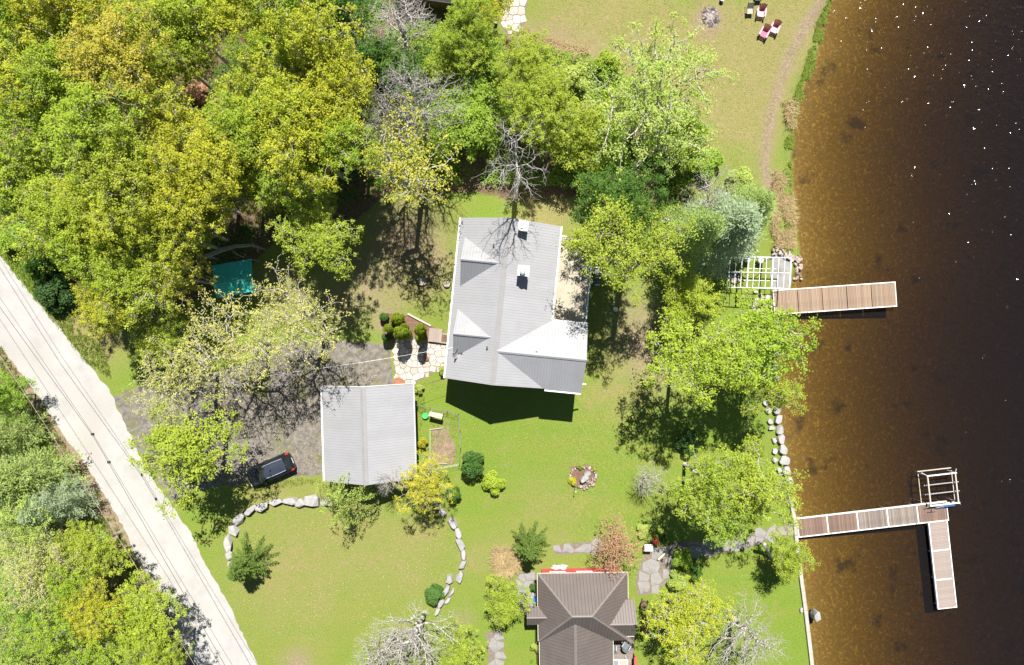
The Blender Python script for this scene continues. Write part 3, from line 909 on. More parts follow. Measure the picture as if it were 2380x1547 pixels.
# yard trees, one by one
yard = [
 (PALE[0], 'budding_tree', 690, 735, 4.0, 13.0, 'leaf_pale', 'bark_pale', 'cream-budded tree below the teal canopy, nearer the house'),
 (PALE[1], 'budding_tree', 545, 800, 4.3, 12.0, 'leaf_pale', 'bark_pale', 'largest cream-budded tree beside the driveway shade'),
 (PALE[0], 'budding_tree', 425, 880, 3.6, 10.5, 'leaf_pale', 'bark_pale', 'cream-budded tree at the mouth of the driveway'),
 (AIRY[1], 'maple_tree', 375, 790, 2.5, 8.5, 'leaf_lime', 'bark_grey', 'lime tree between the road verge and the cream-budded trees'),
 (LOOSE[2], 'maple_tree', 740, 575, 3.6, 13.0, 'leaf_lime', 'bark_pale', 'vivid lime tree between the teal canopy and the house'),
 (AIRY[2], 'maple_tree', 740, 490, 2.2, 10.0, 'leaf_lime', 'bark_pale', 'half-bare lime tree at the wood rim above the vivid lime one'),
 (LOOSE[0], 'maple_tree', 435, 1040, 5.1, 11.5, 'leaf_lime', 'bark_grey', 'round bright lime maple between road and parked car'),
 (BARE[0], 'bare_tree', 925, 60, 3.2, 9.5, None, 'bark_silver', 'grey leafless tree at the top edge beside the dark shed roof'),
 (YOUNG[0], 'young_tree', 870, 150, 2.4, 6.5, 'leaf_green', 'bark_grey', 'deep green young tree between the golden wood and the grey leafless pair'),
 (YOUNG[1], 'young_tree', 960, 170, 2.8, 6.0, 'leaf_green', 'bark_grey', 'green thicket tree below the grey leafless tree at the top edge'),
 (MAPLE[3], 'maple_tree', 1070, 55, 2.8, 10.0, 'leaf_lime', 'bark_grey', 'lime maple in front of the dark shed roof'),
 (YOUNG[2], 'young_tree', 1130, 30, 2.0, 6.5, 'leaf_gold', 'bark_grey', 'golden young tree beside the white flagstone patio'),
 (YOUNG[1], 'young_tree', 1060, 150, 2.5, 7.5, 'leaf_lime', 'bark_pale', 'lime young tree with a broken pale trunk, inland of the flagstone patio'),
 (YOUNG[0], 'young_tree', 1130, 130, 2.2, 6.0, 'leaf_bright', 'bark_grey', 'bright green young tree just below the flagstone patio'),
 (BARE[1], 'bare_tree', 915, 285, 2.8, 17.0, None, 'bark_pale', 'pale leafless tree facing the golden wood, one of a close pair'),
 (BARE[2], 'bare_tree', 975, 250, 3.2, 17.0, None, 'bark_silver', 'leafless tree with reddish heart, lakeward one of the close pair'),
 (YOUNG[2], 'young_tree', 1085, 250, 3.4, 6.5, 'leaf_bright', 'bark_grey', 'spreading bright green young tree between the leafless trees'),
 (YOUNG[1], 'young_tree', 1010, 320, 2.2, 5.5, 'leaf_bright', 'bark_grey', 'low green tree at the feet of the leafless pair'),
 (MAPLE[1], 'maple_tree', 1225, 155, 2.9, 9.0, 'leaf_lime', 'bark_grey', 'lime maple at the edge of the upper lawn'),
 (MAPLE[4], 'maple_tree', 1250, 240, 3.2, 9.5, 'leaf_lime', 'bark_grey', 'dense lime maple between the leafless tree and the upper lawn'),
  (YOUNG[0], 'young_tree', 1355, 330, 3.0, 7.0, 'leaf_lime', 'bark_grey', 'lime young tree between the leafless tree and the tall open-branched tree'),
 (YOUNG[2], 'young_tree', 1580, 330, 2.6, 6.0, 'leaf_bright', 'bark_grey', 'bright green young tree under the tall open-branched tree, lake side'),
 (YOUNG[1], 'young_tree', 1430, 400, 2.6, 6.0, 'leaf_bright', 'bark_grey', 'shaded green young tree below the tall open-branched tree'),
 (MAPLE[1], 'maple_tree', 1445, 490, 3.3, 14.0, 'leaf_green', 'bark_brown', 'dark green dense tree above the house deck'),
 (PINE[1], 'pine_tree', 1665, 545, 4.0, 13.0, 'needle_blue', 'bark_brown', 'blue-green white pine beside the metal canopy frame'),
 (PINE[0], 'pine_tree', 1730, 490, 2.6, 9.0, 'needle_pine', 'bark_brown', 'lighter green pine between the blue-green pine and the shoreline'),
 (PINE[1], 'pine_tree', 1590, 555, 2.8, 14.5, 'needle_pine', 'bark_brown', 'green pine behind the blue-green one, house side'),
 (BARE[1], 'bare_tree', 1660, 455, 2.4, 8.5, None, 'bark_silver', 'grey leafless tree poking through the lakeside pines'),
 (LOOSE[1], 'young_tree', 1605, 695, 3.3, 8.5, 'leaf_yellowgreen', 'bark_grey', 'low yellow-green tree in shade behind the lakeside maple'),
 (LOOSE[1], 'maple_tree', 1762, 805, 4.7, 14.0, 'leaf_yellowgreen', 'bark_pale', 'golden-green maple leaning over the water below the plank dock'),
 (LOOSE[2], 'maple_tree', 1630, 855, 4.6, 15.0, 'leaf_yellowgreen', 'bark_pale', 'wide open-crowned maple on the lawn beside the lakeside maple'),
 (LOOSE[0], 'maple_tree', 1795, 905, 2.8, 11.0, 'leaf_lime', 'bark_pale', 'small maple crown over the stone shore wall'),
 (LOOSE[2], 'maple_tree', 1655, 1128, 3.4, 13.0, 'leaf_lime', 'bark_pale', 'lawn-side one of the two lime maples above the neighbour path'),
 (LOOSE[0], 'maple_tree', 1745, 1125, 4.5, 13.0, 'leaf_lime', 'bark_pale', 'larger lime maple hanging over the shore wall near the long dock'),
 (LOOSE[1], 'maple_tree', 1685, 1200, 3.2, 12.0, 'leaf_bright', 'bark_pale', 'lowest lime maple crown above the shaded grey path'),
 (YOUNG[2], 'young_tree', 1830, 1290, 1.8, 6.0, 'leaf_lime', 'bark_pale', 'slim drooping tree at the shore wall below the long dock'),
 (AIRY[2], 'maple_tree', 1590, 1455, 3.6, 8.5, 'leaf_gold', 'bark_pale', 'golden thin-leaved tree beside the brown-roofed house'),
 (BARE[2], 'bare_tree', 1735, 1475, 3.4, 9.0, None, 'bark_pale', 'silvery leafless tree on the lawn by the lower shore wall'),
 (BARE[0], 'bare_tree', 970, 1480, 3.4, 8.5, None, 'bark_silver', 'silvery leafless tree at the bottom edge beside the stacked stone wall'),
 (BARE[1], 'bare_tree', 890, 1530, 2.8, 8.0, None, 'bark_pale', 'pale leafless tree reaching over the lower lawn'),
 (AIRY[1], 'young_tree', 1060, 1510, 2.3, 5.0, 'leaf_yellowgreen', 'bark_grey', 'thin yellow-green tree at the bottom edge beside the silvery leafless tree'),
 (RUSTY, 'ornamental_tree', 1435, 1268, 2.6, 4.8, 'leaf_rust', 'bark_rust', 'rust-coloured twiggy ornamental tree at the corner of the brown-roofed house'),
 (BARE[1], 'bare_tree', 1510, 1120, 1.7, 4.6, None, 'bark_pale', 'small white leafless tree on the lawn beside the lime maples'),
 (AIRY[0], 'yellow_tree', 985, 1125, 2.4, 7.0, 'leaf_yellow', 'bark_pale', 'bright yellow-leaved tree at the garage corner'),
 (BARE[0], 'bare_tree', 915, 1110, 1.7, 6.0, None, 'bark_pale', 'white-stemmed leafless sapling over the garage roof edge'),
 (YOUNG[2], 'young_tree', 1175, 1390, 1.9, 4.6, 'leaf_lime', 'bark_grey', 'lime round tree beside the blue bin'),
 (SPRUCE[0], 'spruce_tree', 1232, 1270, 2.0, 4.8, 'needle_spruce', 'bark_brown', 'green spruce beside the dry grass clump above the brown-roofed house'),
 (SPRUCE[1], 'spruce_tree', 572, 1310, 2.2, 5.4, 'needle_spruce', 'bark_brown', 'spiky green spruce standing on the road-side lawn'),
]
for i, (pr, nm, u, v, R, H, lm, bm_, lab) in enumerate(yard):
    plant(pr, nm, u, v, R, H, lm, bm_, lab, 'tree', seed=200 + i)

# the trees with a habit of their own
OPEN = broadleaf(301, R=5.6, H=12.5, base=0.35, tips=420, per=32, leaf=0.072, clump=0.30, lop=0.6, lobes=13, tip_r=0.022, power=0.42, shell=0.8, trunk_r=0.26, wob=0.06)
plant(OPEN, 'poplar_tree', 1505, 240, 6.8, 13.5, 'leaf_soft', 'bark_pale', 'tall open-branched tree with long pale limbs beside the upper lawn', 'tree', seed=300)
DECKT = broadleaf(305, R=6.0, H=16.0, base=0.52, squash=0.66, tips=330, per=30, leaf=0.075, clump=0.36, lop=0.5, lobes=30, bough=(0.13, 0.23), tip_r=0.018, power=0.46, shell=0.75, trunk_r=0.26, lean=(-2.6, 1.7), wob=0.08)
plant(DECKT, 'oak_tree', 0, 0, 6.0, 16.0, 'leaf_lime', 'bark_grey', 'sparse tall tree reaching over the beige house deck', 'tree', rz=0.0, base=(1444, 640))
SHADOWT = broadleaf(309, R=4.0, H=15.0, base=0.42, tips=420, per=9, leaf=0.085, clump=0.3, lop=0.4, tip_r=0.016, power=0.5, shell=0.7, trunk_r=0.22, lean=(0.5, 0.6), lobes=11)
plant(SHADOWT, 'budding_tree', 0, 0, 4.0, 15.0, 'leaf_amber', 'bark_pale', 'half-bare amber tall tree whose trunk shadow falls beside the house', 'tree', rz=0.3, base=(980, 468))
TALLB = broadleaf(313, R=3.0, H=18.0, base=0.50, tips=460, per=0, lop=0.4, lobes=14, tip_r=0.0070, power=0.46, shell=0.8, trunk_r=0.2, lean=(-0.3, 0.6), wob=0.06)
plant(TALLB, 'bare_tree', 0, 0, 3.0, 18.0, None, 'bark_silver', 'large grey leafless tree nearest the house, shading its roof with branches', 'tree', rz=0.0, base=(1198, 458))


def weeping(seed=401):
    rng = np.random.default_rng(seed)
    segs = []; C = []
    T = np.stack([rng.normal(0, 0.75, 34), rng.normal(0, 0.75, 34), rng.uniform(3.2, 5.6, 34)], -1)
    connect(np.array((0, 0, 1.6)), T, rng, segs, 0.010, 0.5)
    tw = []
    for t in T:
        for k in range(2):
            p = t + rng.normal(0, 0.12, 3); d = _unit(np.array([t[0], t[1], 0.0]) + rng.normal(0, 0.5, 3) * (1, 1, 0))
            L = rng.uniform(1.4, 3.4)
            for j in range(7):
                q = p + d * 0.20 * (1 - j / 8) + np.array([0, 0, -L / 7 * (0.4 + 0.12 * j)]) + rng.normal(0, 0.03, 3)
                if q[2] < 0.4: break
                tw.append((p, q, 0.007, 0.006))
                C.append(q + rng.normal(0, 0.07, (5, 3))); p = q
    C = np.concatenate(C)
    V, F = leaves(C, 0.055, rng)
    tv, tf = tubes([(np.array((0, 0, -.2)), np.array((0, 0, 1.7)), .09, .07)], 6)
    lv, lf = tubes(segs, 4); wv, wf = tubes(tw, 3)
    return dict(trunk=mesh_np('trunk', tv, tf), limbs=mesh_np('limbs', lv, lf), crown=mesh_np('crown', V, F, np.clip(np.repeat(rng.normal(.5, .2, len(C)), 4), 0, 1)), twigs=mesh_np('twigs', wv, wf), H=5.6, R=1.8, zc=3.2)


WEEP = weeping()
plant(WEEP, 'birch_tree', 810, 1165, 1.9, 7.0, 'leaf_soft', 'leaf_soft', 'weeping birch with hanging pale green strands below the garage', 'tree', seed=401)
plant(WEEP, 'birch_tree', 765, 1145, 1.1, 4.6, 'leaf_soft', 'leaf_soft', 'smaller weeping birch stem at the road-side corner of the garage', 'tree', seed=403)

# shrubs
G_C = 'clipped cedars of the entrance bed'
bushes = [
 (CEDAR, 'cedar_shrub', 925, 742, 0.62, 3.0, 'needle_cedar', 'upper golden cedar of the entrance bed, beside the mulch', G_C),
 (CEDAR, 'cedar_shrub', 905, 765, 0.50, 3.0, 'needle_cedar', 'cedar at the road-side end of the entrance bed row', G_C),
 (CEDAR, 'cedar_shrub', 935, 772, 0.80, 4.4, 'needle_cedar', 'largest golden cedar, in the middle of the entrance bed', G_C),
 (CEDAR, 'cedar_shrub', 916, 752, 0.46, 1.4, 'needle_cedar', 'smallest golden cedar tucked behind the large middle one', G_C),
 (CEDAR, 'cedar_shrub', 980, 768, 0.62, 5.0, 'needle_cedar', 'golden cedar next to the entrance step, rear one of two', G_C),
 (CEDAR, 'cedar_shrub', 978, 783, 0.60, 1.1, 'needle_cedar', 'low golden cedar at the flagstone edge beside the entrance step', G_C),
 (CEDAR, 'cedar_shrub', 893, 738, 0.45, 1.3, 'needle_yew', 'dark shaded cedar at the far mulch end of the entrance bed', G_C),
 (CEDAR, 'yew_shrub', 898, 785, 0.45, 1.7, 'needle_yew', 'slim dark conical evergreen at the grass edge of the driveway', None),
 (BUSH, 'evergreen_shrub', 1098, 1080, 1.25, 2.6, 'needle_yew', 'tall dark evergreen shrub at the vegetable garden corner', None),
 (BUSH, 'round_shrub', 1148, 1122, 1.15, 1.3, 'leaf_yellowgreen', 'round yellow-green shrub beside the dark evergreen on the lawn', None),
 (BUSH, 'grey_shrub', 1055, 1150, 0.75, 1.6, 'leaf_green', 'loose grey-green shrub between the stone arc and the vegetable garden', None),
 (CEDAR, 'juniper_shrub', 1010, 1383, 0.95, 1.5, 'needle_yew', 'egg-shaped green juniper beside the stacked stones of the lower lawn', None),
 (BUSH, 'yellow_shrub', 982, 1030, 0.50, 1.3, 'leaf_yellow', 'small bright yellow shrub against the garage wall', None),
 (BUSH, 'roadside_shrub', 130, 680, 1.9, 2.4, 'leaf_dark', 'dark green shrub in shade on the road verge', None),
 (BUSH, 'roadside_shrub', 95, 620, 1.5, 1.8, 'leaf_green', 'green verge shrub just up the road from the dark one', None),
 (BUSH, 'roadside_shrub', 40, 560, 1.8, 2.0, 'leaf_bright', 'bright verge shrub where the road leaves the picture', None),
 (BUSH, 'rust_brush', 520, 265, 1.5, 2.0, 'leaf_rust', 'rust-coloured dry brush in the clearing of the wood', None),
 (BUSH, 'rust_brush', 455, 215, 1.2, 1.6, 'leaf_rust', 'dry reddish brush below the bare trunks in the wood gap', None),
 (BUSH, 'garden_shrub', 1500, 1235, 0.9, 0.8, 'leaf_soft', 'pale green groundcover shrub beside the cream post box', None),
 (BUSH, 'red_shrub', 1521, 1262, 0.45, 0.9, 'leaf_red', 'small red-leaved shrub next to the cream post box', None),
 (BUSH, 'red_shrub', 1543, 1250, 0.40, 1.0, 'leaf_dark', 'dark reddish shrub at the head of the fallen timber', None),
 (BUSH, 'garden_shrub', 1585, 1300, 1.1, 1.5, 'leaf_bright', 'green shrub beside the shaded grey path', None),
 (BUSH, 'garden_shrub', 1575, 1350, 1.0, 1.3, 'leaf_soft', 'pale green shrub at the patio edge of the brown-roofed house', None),
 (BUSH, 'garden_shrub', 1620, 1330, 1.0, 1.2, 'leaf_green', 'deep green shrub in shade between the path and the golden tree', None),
 (BUSH, 'blue_shrub', 1155, 1440, 0.55, 1.0, 'needle_blue', 'small bluish shrub at the foot of the lime round tree', None),
 (BUSH, 'foundation_shrub', 1240, 1365, 0.40, 1.0, 'leaf_green', 'narrow green shrub against the wall by the blue bin', None),
 (BUSH, 'foundation_shrub', 1245, 1505, 0.55, 1.1, 'leaf_soft', 'pale flowering shrub along the lower wall of the brown-roofed house', None),
 (BUSH, 'foundation_shrub', 1240, 1545, 0.50, 0.9, 'leaf_bright', 'green shrub at the bottom edge along the brown-roofed house', None),
 (BUSH, 'foundation_shrub', 1033, 862, 0.55, 1.0, 'leaf_soft', 'white-flowering shrub at the house corner beside the flagstones', None),
 (BUSH, 'foundation_shrub', 975, 905, 0.50, 0.8, 'leaf_soft', 'pale leafy shrub at the garage corner on the lawn', None),
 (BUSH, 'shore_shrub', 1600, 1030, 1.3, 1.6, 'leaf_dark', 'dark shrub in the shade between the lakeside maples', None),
 (BUSH, 'thicket_shrub', 1500, 330, 1.7, 2.2, 'leaf_bright', 'bright green thicket shrub under the tall open-branched tree', None),
 (BUSH, 'thicket_shrub', 1420, 250, 1.8, 2.2, 'leaf_lime', 'lime thicket shrub between the tall open-branched tree and the lime maples', None),
 (BUSH, 'thicket_shrub', 1330, 180, 1.6, 2.0, 'leaf_soft', 'soft green thicket shrub along the dry edge of the upper lawn', None),
 (BUSH, 'thicket_shrub', 1410, 150, 1.3, 1.6, 'leaf_lime', 'lime thicket shrub nearest the upper lawn', None),
 (BUSH, 'thicket_shrub', 1150, 190, 1.8, 2.2, 'leaf_bright', 'bright thicket shrub inland of the edge lime maple', None),
 (BUSH, 'thicket_shrub', 880, 220, 1.8, 2.4, 'leaf_green', 'deep green thicket shrub between the golden wood and the leafless pair', None),
 (BUSH, 'thicket_shrub', 1640, 380, 1.7, 2.0, 'leaf_bright', 'bright green thicket shrub on the grass slope towards the lake', None),
 (BUSH, 'thicket_shrub', 1720, 420, 1.4, 1.4, 'leaf_soft', 'soft green thicket shrub beside the worn shoreline track', None),
 (BUSH, 'rock_plant', 1333, 1118, 0.50, 0.6, 'leaf_yellow', 'yellow-green plant on the rock island, road side', None),
 (BUSH, 'rock_plant', 1350, 1086, 0.28, 0.4, 'leaf_bright', 'small green plant at the top of the rock island', None),
 (BUSH, 'rock_plant', 1383, 1092, 0.26, 0.4, 'leaf_yellowgreen', 'small plant on the lake side of the rock island', None),
]
for i, (pr, nm, u, v, R, H, lm, lab, grp) in enumerate(bushes):
    plant(pr[i % len(pr)], nm, u, v, R, H, lm, 'bark_brown', lab, 'shrub', grp, seed=500 + i)


# ------------------------------------------------------------------ stuff: grass, reeds, undergrowth
def scatter(rng, poly, n):
    gp = np.array(gpoly(poly)); lo, hi = gp.min(0), gp.max(0)
    out = []
    while sum(len(o) for o in out) < n:
        q = rng.uniform(lo, hi, (n * 2, 2)); out.append(q[inpoly(q[:, 0], q[:, 1], [tuple(p) for p in gp])])
    return np.concatenate(out)[:n]


def blades(name, polys, n, h, w, mat, label, cat, seed, lean=0.5, tuft=5, thin=0.30):
    rng = np.random.default_rng(seed)
    Q = np.concatenate([scatter(rng, p, max(1, int(n * f))) for p, f in polys])
    keep = vnoise(Q[:, 0], Q[:, 1], 1.1, seed) * 0.7 + vnoise(Q[:, 0], Q[:, 1], 0.4, seed + 5) * 0.3 > thin
    Q = np.repeat(Q[keep], tuft, 0); m = len(Q)
    Q = Q + rng.normal(0, 0.07, (m, 2))
    z = gz(Q[:, 0], Q[:, 1]); b = np.stack([Q[:, 0], Q[:, 1], z - 0.02], -1)
    a = rng.uniform(0, 6.283, m); L = h * rng.uniform(0.5, 1.3, m)
    d = np.stack([np.cos(a), np.sin(a), np.zeros(m)], -1); s = np.stack([-np.sin(a), np.cos(a), np.zeros(m)], -1)
    k = rng.uniform(0.2, 1.0, m)[:, None] * lean
    mid = b + (d * k * 0.35 + (0, 0, 0.6)) * L[:, None]; top = b + (d * k + (0, 0, 0.95 - 0.3 * lean)) * L[:, None]
    ww = (w * rng.uniform(0.6, 1.3, m))[:, None]
    V = np.stack([b - s * ww, b + s * ww, mid + s * ww * 0.8, mid - s * ww * 0.8, top], 1).reshape(-1, 3)
    i = np.arange(m)[:, None] * 5
    F = np.concatenate([i + [0, 1, 2], i + [0, 2, 3], i + [3, 2, 4]], 0)
    var = np.repeat(np.clip(rng.normal(0.5, 0.22, m), 0, 1), 5)
    o = link(name, mesh_np(name, V, F, var), M[mat]); tag(o, label, cat, kind='stuff')


VERGE = [((0, 560), (60, 560), (150, 700), (240, 800), (260, 880), (200, 842), (133, 755), (87, 702), (0, 593)),]
blades('verge_grass', [(VERGE[0], .5), (((0, 800), (66, 905), (160, 1045), (260, 1190), (320, 1310), (400, 1450), (370, 1450), (290, 1320), (225, 1205), (125, 1050), (20, 885), (0, 850)), .5)], 3800, 0.30, 0.018, 'grass_blade', 'rough green grass along both road verges', 'grass', 11)
blades('shore_grass', [(((1945, -40), (1915, 60), (1905, 120), (1878, 190), (1855, 250), (1842, 330), (1838, 400), (1845, 520), (1850, 560), (1830, 560), (1815, 430), (1825, 330), (1840, 240), (1862, 180), (1885, 110), (1900, 50)), 1.0)], 2600, 0.32, 0.020, 'grass_blade', 'bright green grass fringe along the natural shoreline', 'grass', 12, lean=0.9, thin=0.48)
blades('dry_reeds', [(((1800, 400), (1835, 420), (1848, 520), (1842, 580), (1800, 570), (1785, 480)), .8), (((1820, 240), (1850, 230), (1845, 300), (1825, 300)), .1), (((1215, 70), (1290, 100), (1370, 120), (1330, 140), (1230, 110)), .5)], 1600, 0.60, 0.018, 'straw', 'dry straw-coloured reeds on the shore bank and lawn edge', 'reeds', 13, lean=1.0)
blades('garden_weeds', [(((972, 950), (1065, 960), (1070, 1080), (1000, 1100), (975, 1040)), .5), (((965, 900), (985, 905), (990, 960), (970, 960)), .15), (((750, 1120), (560, 1150), (560, 1135), (690, 1112)), .35)], 900, 0.16, 0.015, 'grass_blade', 'ragged weeds and long grass around the vegetable garden', 'grass', 14)
blades('straw_clump', [(((1150, 1280), (1185, 1275), (1205, 1300), (1195, 1330), (1155, 1330)), 1.0)], 420, 0.75, 0.018, 'straw', 'large dry grass clump beside the green spruce', 'grass', 15, lean=1.3, tuft=7)


def undergrowth(name, poly, n, zmax, leaf, mat, label, seed, dens=0.35):
    rng = np.random.default_rng(seed)
    Q = scatter(rng, poly, n)
    nz = vnoise(Q[:, 0], Q[:, 1], 2.2, seed)
    Q = Q[nz > dens]; nz = nz[nz > dens]
    z = gz(Q[:, 0], Q[:, 1]) + 0.05 + zmax * (nz - dens) / (1 - dens) * rng.uniform(0.2, 1, len(Q))
    V, F = leaves(np.stack([Q[:, 0], Q[:, 1], z], -1), leaf, rng)
    var = np.repeat(np.clip(rng.normal(.45, .25, len(Q)), 0, 1), 4)
    o = link(name, mesh_np(name, V, F, var), M[mat]); tag(o, label, 'undergrowth', kind='stuff')


undergrowth('undergrowth', [(-20, -60), (880, -60), (900, 440), (640, 540), (420, 700), (240, 760), (60, 560), (-20, 500)], 60000, 1.6, 0.09, 'leaf_green', 'low green plants covering the floor of the wood above the road', 21)
undergrowth('undergrowth', [(840, -60), (1110, -60), (1200, 100), (1400, 150), (1640, 300), (1600, 460), (1400, 440), (1060, 430), (860, 430)], 52000, 1.8, 0.085, 'leaf_bright', 'bright low thicket plants between the wood and the upper lawn', 22, 0.30)
undergrowth('undergrowth', [(-20, 860), (110, 1040), (240, 1240), (330, 1390), (420, 1600), (-20, 1600)], 36000, 1.5, 0.085, 'leaf_sage', 'pale low plants covering the floor of the wood below the road', 23)


# the lawns: short tufts standing out of the turf, and last year's leaves blown over it
LAWN = [[(560, 1170), (1000, 1180), (1075, 1260), (1020, 1420), (900, 1560), (620, 1560), (540, 1380)], [(970, 870), (1340, 1000), (1500, 860), (1600, 1000), (1560, 1240), (1120, 1240), (1070, 980)],
        [(1240, -20), (1930, -20), (1800, 240), (1770, 420), (1640, 380), (1640, 200), (1400, 130), (1230, 90)], [(880, 470), (1060, 450), (1060, 740), (900, 720)], [(1080, 1250), (1180, 1240), (1140, 1540), (1010, 1540)], [(1600, 1290), (1850, 1250), (1890, 1547), (1700, 1547)]]
blades('lawn_grass', [(LAWN[0], .22), (LAWN[1], .30), (LAWN[2], .26), (LAWN[3], .10), (LAWN[4], .07), (LAWN[5], .08)], 16000, 0.085, 0.012, 'grass_blade', 'short uneven turf of the lawns', 'grass', 17, lean=1.0, tuft=4)


def litter(name, polys, n, size, mat, label, seed):
    rng = np.random.default_rng(seed)
    Q = np.concatenate([scatter(rng, p, max(1, int(n * f))) for p, f in polys])
    Q = Q[vnoise(Q[:, 0], Q[:, 1], 2.6, seed) > rng.uniform(0.15, 0.85, len(Q))]
    V, F = leaves(np.stack([Q[:, 0], Q[:, 1], gz(Q[:, 0], Q[:, 1]) + 0.035], -1), size, rng, up=3.0)
    o = link(name, mesh_np(name, V, F, np.repeat(np.clip(rng.normal(.5, .25, len(Q)), 0, 1), 4)), M[mat]); tag(o, label, 'leaf litter', kind='stuff')


litter('fallen_leaves', [(LAWN[0], .25), (LAWN[1], .2), (LAWN[2], .25), (LAWN[3], .2), ([(560, 850), (900, 800), (900, 890), (750, 900), (750, 1110), (480, 1135), (360, 1000)], .5)], 9000, 0.045, 'straw', 'dry leaves scattered over lawns and driveway', 31)

# ------------------------------------------------------------------ buildings
mk('roof_grey', (0.272, 0.273, 0.284), (0.252, 0.253, 0.264), 0.7, 0.5, 0.05, 6, spec=0.4, rnd=0.035, stain=((0.20, 0.20, 0.205), 0.5, 0.35))
mk('roof_rib', (0.250, 0.251, 0.262), (0.230, 0.231, 0.242), 1.5, 0.5, spec=0.4)
mk('roof_ridge', (0.245, 0.240, 0.240), (0.220, 0.216, 0.216), 1.5, 0.55, spec=0.4)
mk('roof_brown', (0.112, 0.093, 0.085), (0.096, 0.079, 0.072), 0.8, 0.5, 0.05, 6, spec=0.4, rnd=0.04, stain=((0.13, 0.11, 0.10), 0.5, 0.3))
mk('roof_brown_rib', (0.080, 0.066, 0.060), (0.070, 0.057, 0.052), 1.5, 0.5)
mk('roof_brown_ridge', (0.160, 0.136, 0.125), (0.140, 0.120, 0.110), 1.5, 0.5)
mk('siding_white', (0.60, 0.60, 0.58), (0.52, 0.52, 0.50), 1.5, 0.7, 0.1)
mk('siding_grey', (0.20, 0.22, 0.25), (0.17, 0.19, 0.21), 1.5, 0.7, 0.1)
mk('siding_red', (0.48, 0.085, 0.085), (0.40, 0.065, 0.065), 1.5, 0.7, 0.1)
mk('trim_white', (0.68, 0.67, 0.64), (0.60, 0.59, 0.56), 3, 0.5)
mk('deck_beige', (0.350, 0.315, 0.245), (0.300, 0.265, 0.200), 0.9, 0.8, 0.05, stain=((0.24, 0.205, 0.15), 0.7, 0.35))
mk('dark_metal', (0.045, 0.045, 0.05), (0.03, 0.03, 0.033), 5, 0.45, spec=0.5)
mk('white_metal', (0.66, 0.67, 0.68), (0.55, 0.56, 0.57), 4, 0.4, spec=0.5)
mk('galvanised', (0.45, 0.46, 0.47), (0.34, 0.35, 0.36), 6, 0.45, metal=0.3)
mk('stone_cap', (0.46, 0.42, 0.37), (0.34, 0.31, 0.27), 4, 0.85, 0.3)
mk('wood_red', (0.195, 0.128, 0.100), (0.140, 0.090, 0.070), 3, 0.8, 0.2, stretch=(1, 8, 1), rnd=0.26, stain=((0.10, 0.085, 0.07), 1.1, 0.45))
mk('wood_grey', (0.220, 0.185, 0.160), (0.150, 0.124, 0.105), 3, 0.85, 0.2, stretch=(1, 8, 1), rnd=0.26, stain=((0.10, 0.085, 0.07), 1.1, 0.45))
mk('wood_tan', (0.260, 0.188, 0.132), (0.215, 0.152, 0.105), 3, 0.8, 0.15, stretch=(1, 8, 1), rnd=0.16, stain=((0.17, 0.12, 0.085), 0.9, 0.45))
mk('wood_pale', (0.270, 0.222, 0.196), (0.225, 0.184, 0.162), 3, 0.8, 0.15, stretch=(8, 1, 1), rnd=0.06)
mk('wood_brown', (0.160, 0.105, 0.070), (0.095, 0.062, 0.042), 4, 0.8, 0.2)
mk('timber_weathered', (0.460, 0.420, 0.360), (0.330, 0.295, 0.245), 4, 0.85, 0.2, stretch=(1, 5, 1))


def glassmat():
    m, nt, bs = _nodes('window_glass')
    bs.inputs['Base Color'].default_value = (0.05, 0.06, 0.07, 1); bs.inputs['Roughness'].default_value = 0.05
    bs.inputs['Specular IOR Level'].default_value = 0.6
    MATS['window_glass'] = m
    m, nt, bs = _nodes('rail_glass')
    bs.inputs['Base Color'].default_value = (0.80, 0.90, 0.95, 1); bs.inputs['Roughness'].default_value = 0.03
    bs.inputs['Transmission Weight'].default_value = 0.85; bs.inputs['IOR'].default_value = 1.2; bs.inputs['Alpha'].default_value = 0.35
    MATS['rail_glass'] = m


glassmat()


def quad_frame(a, b, c):
    """origin a, x along a->b (eave), y up the slope towards c; returns matrix columns"""
    x = (b - a).normalized(); n = x.cross(c - a).normalized(); y = n.cross(x)
    return x, y, n


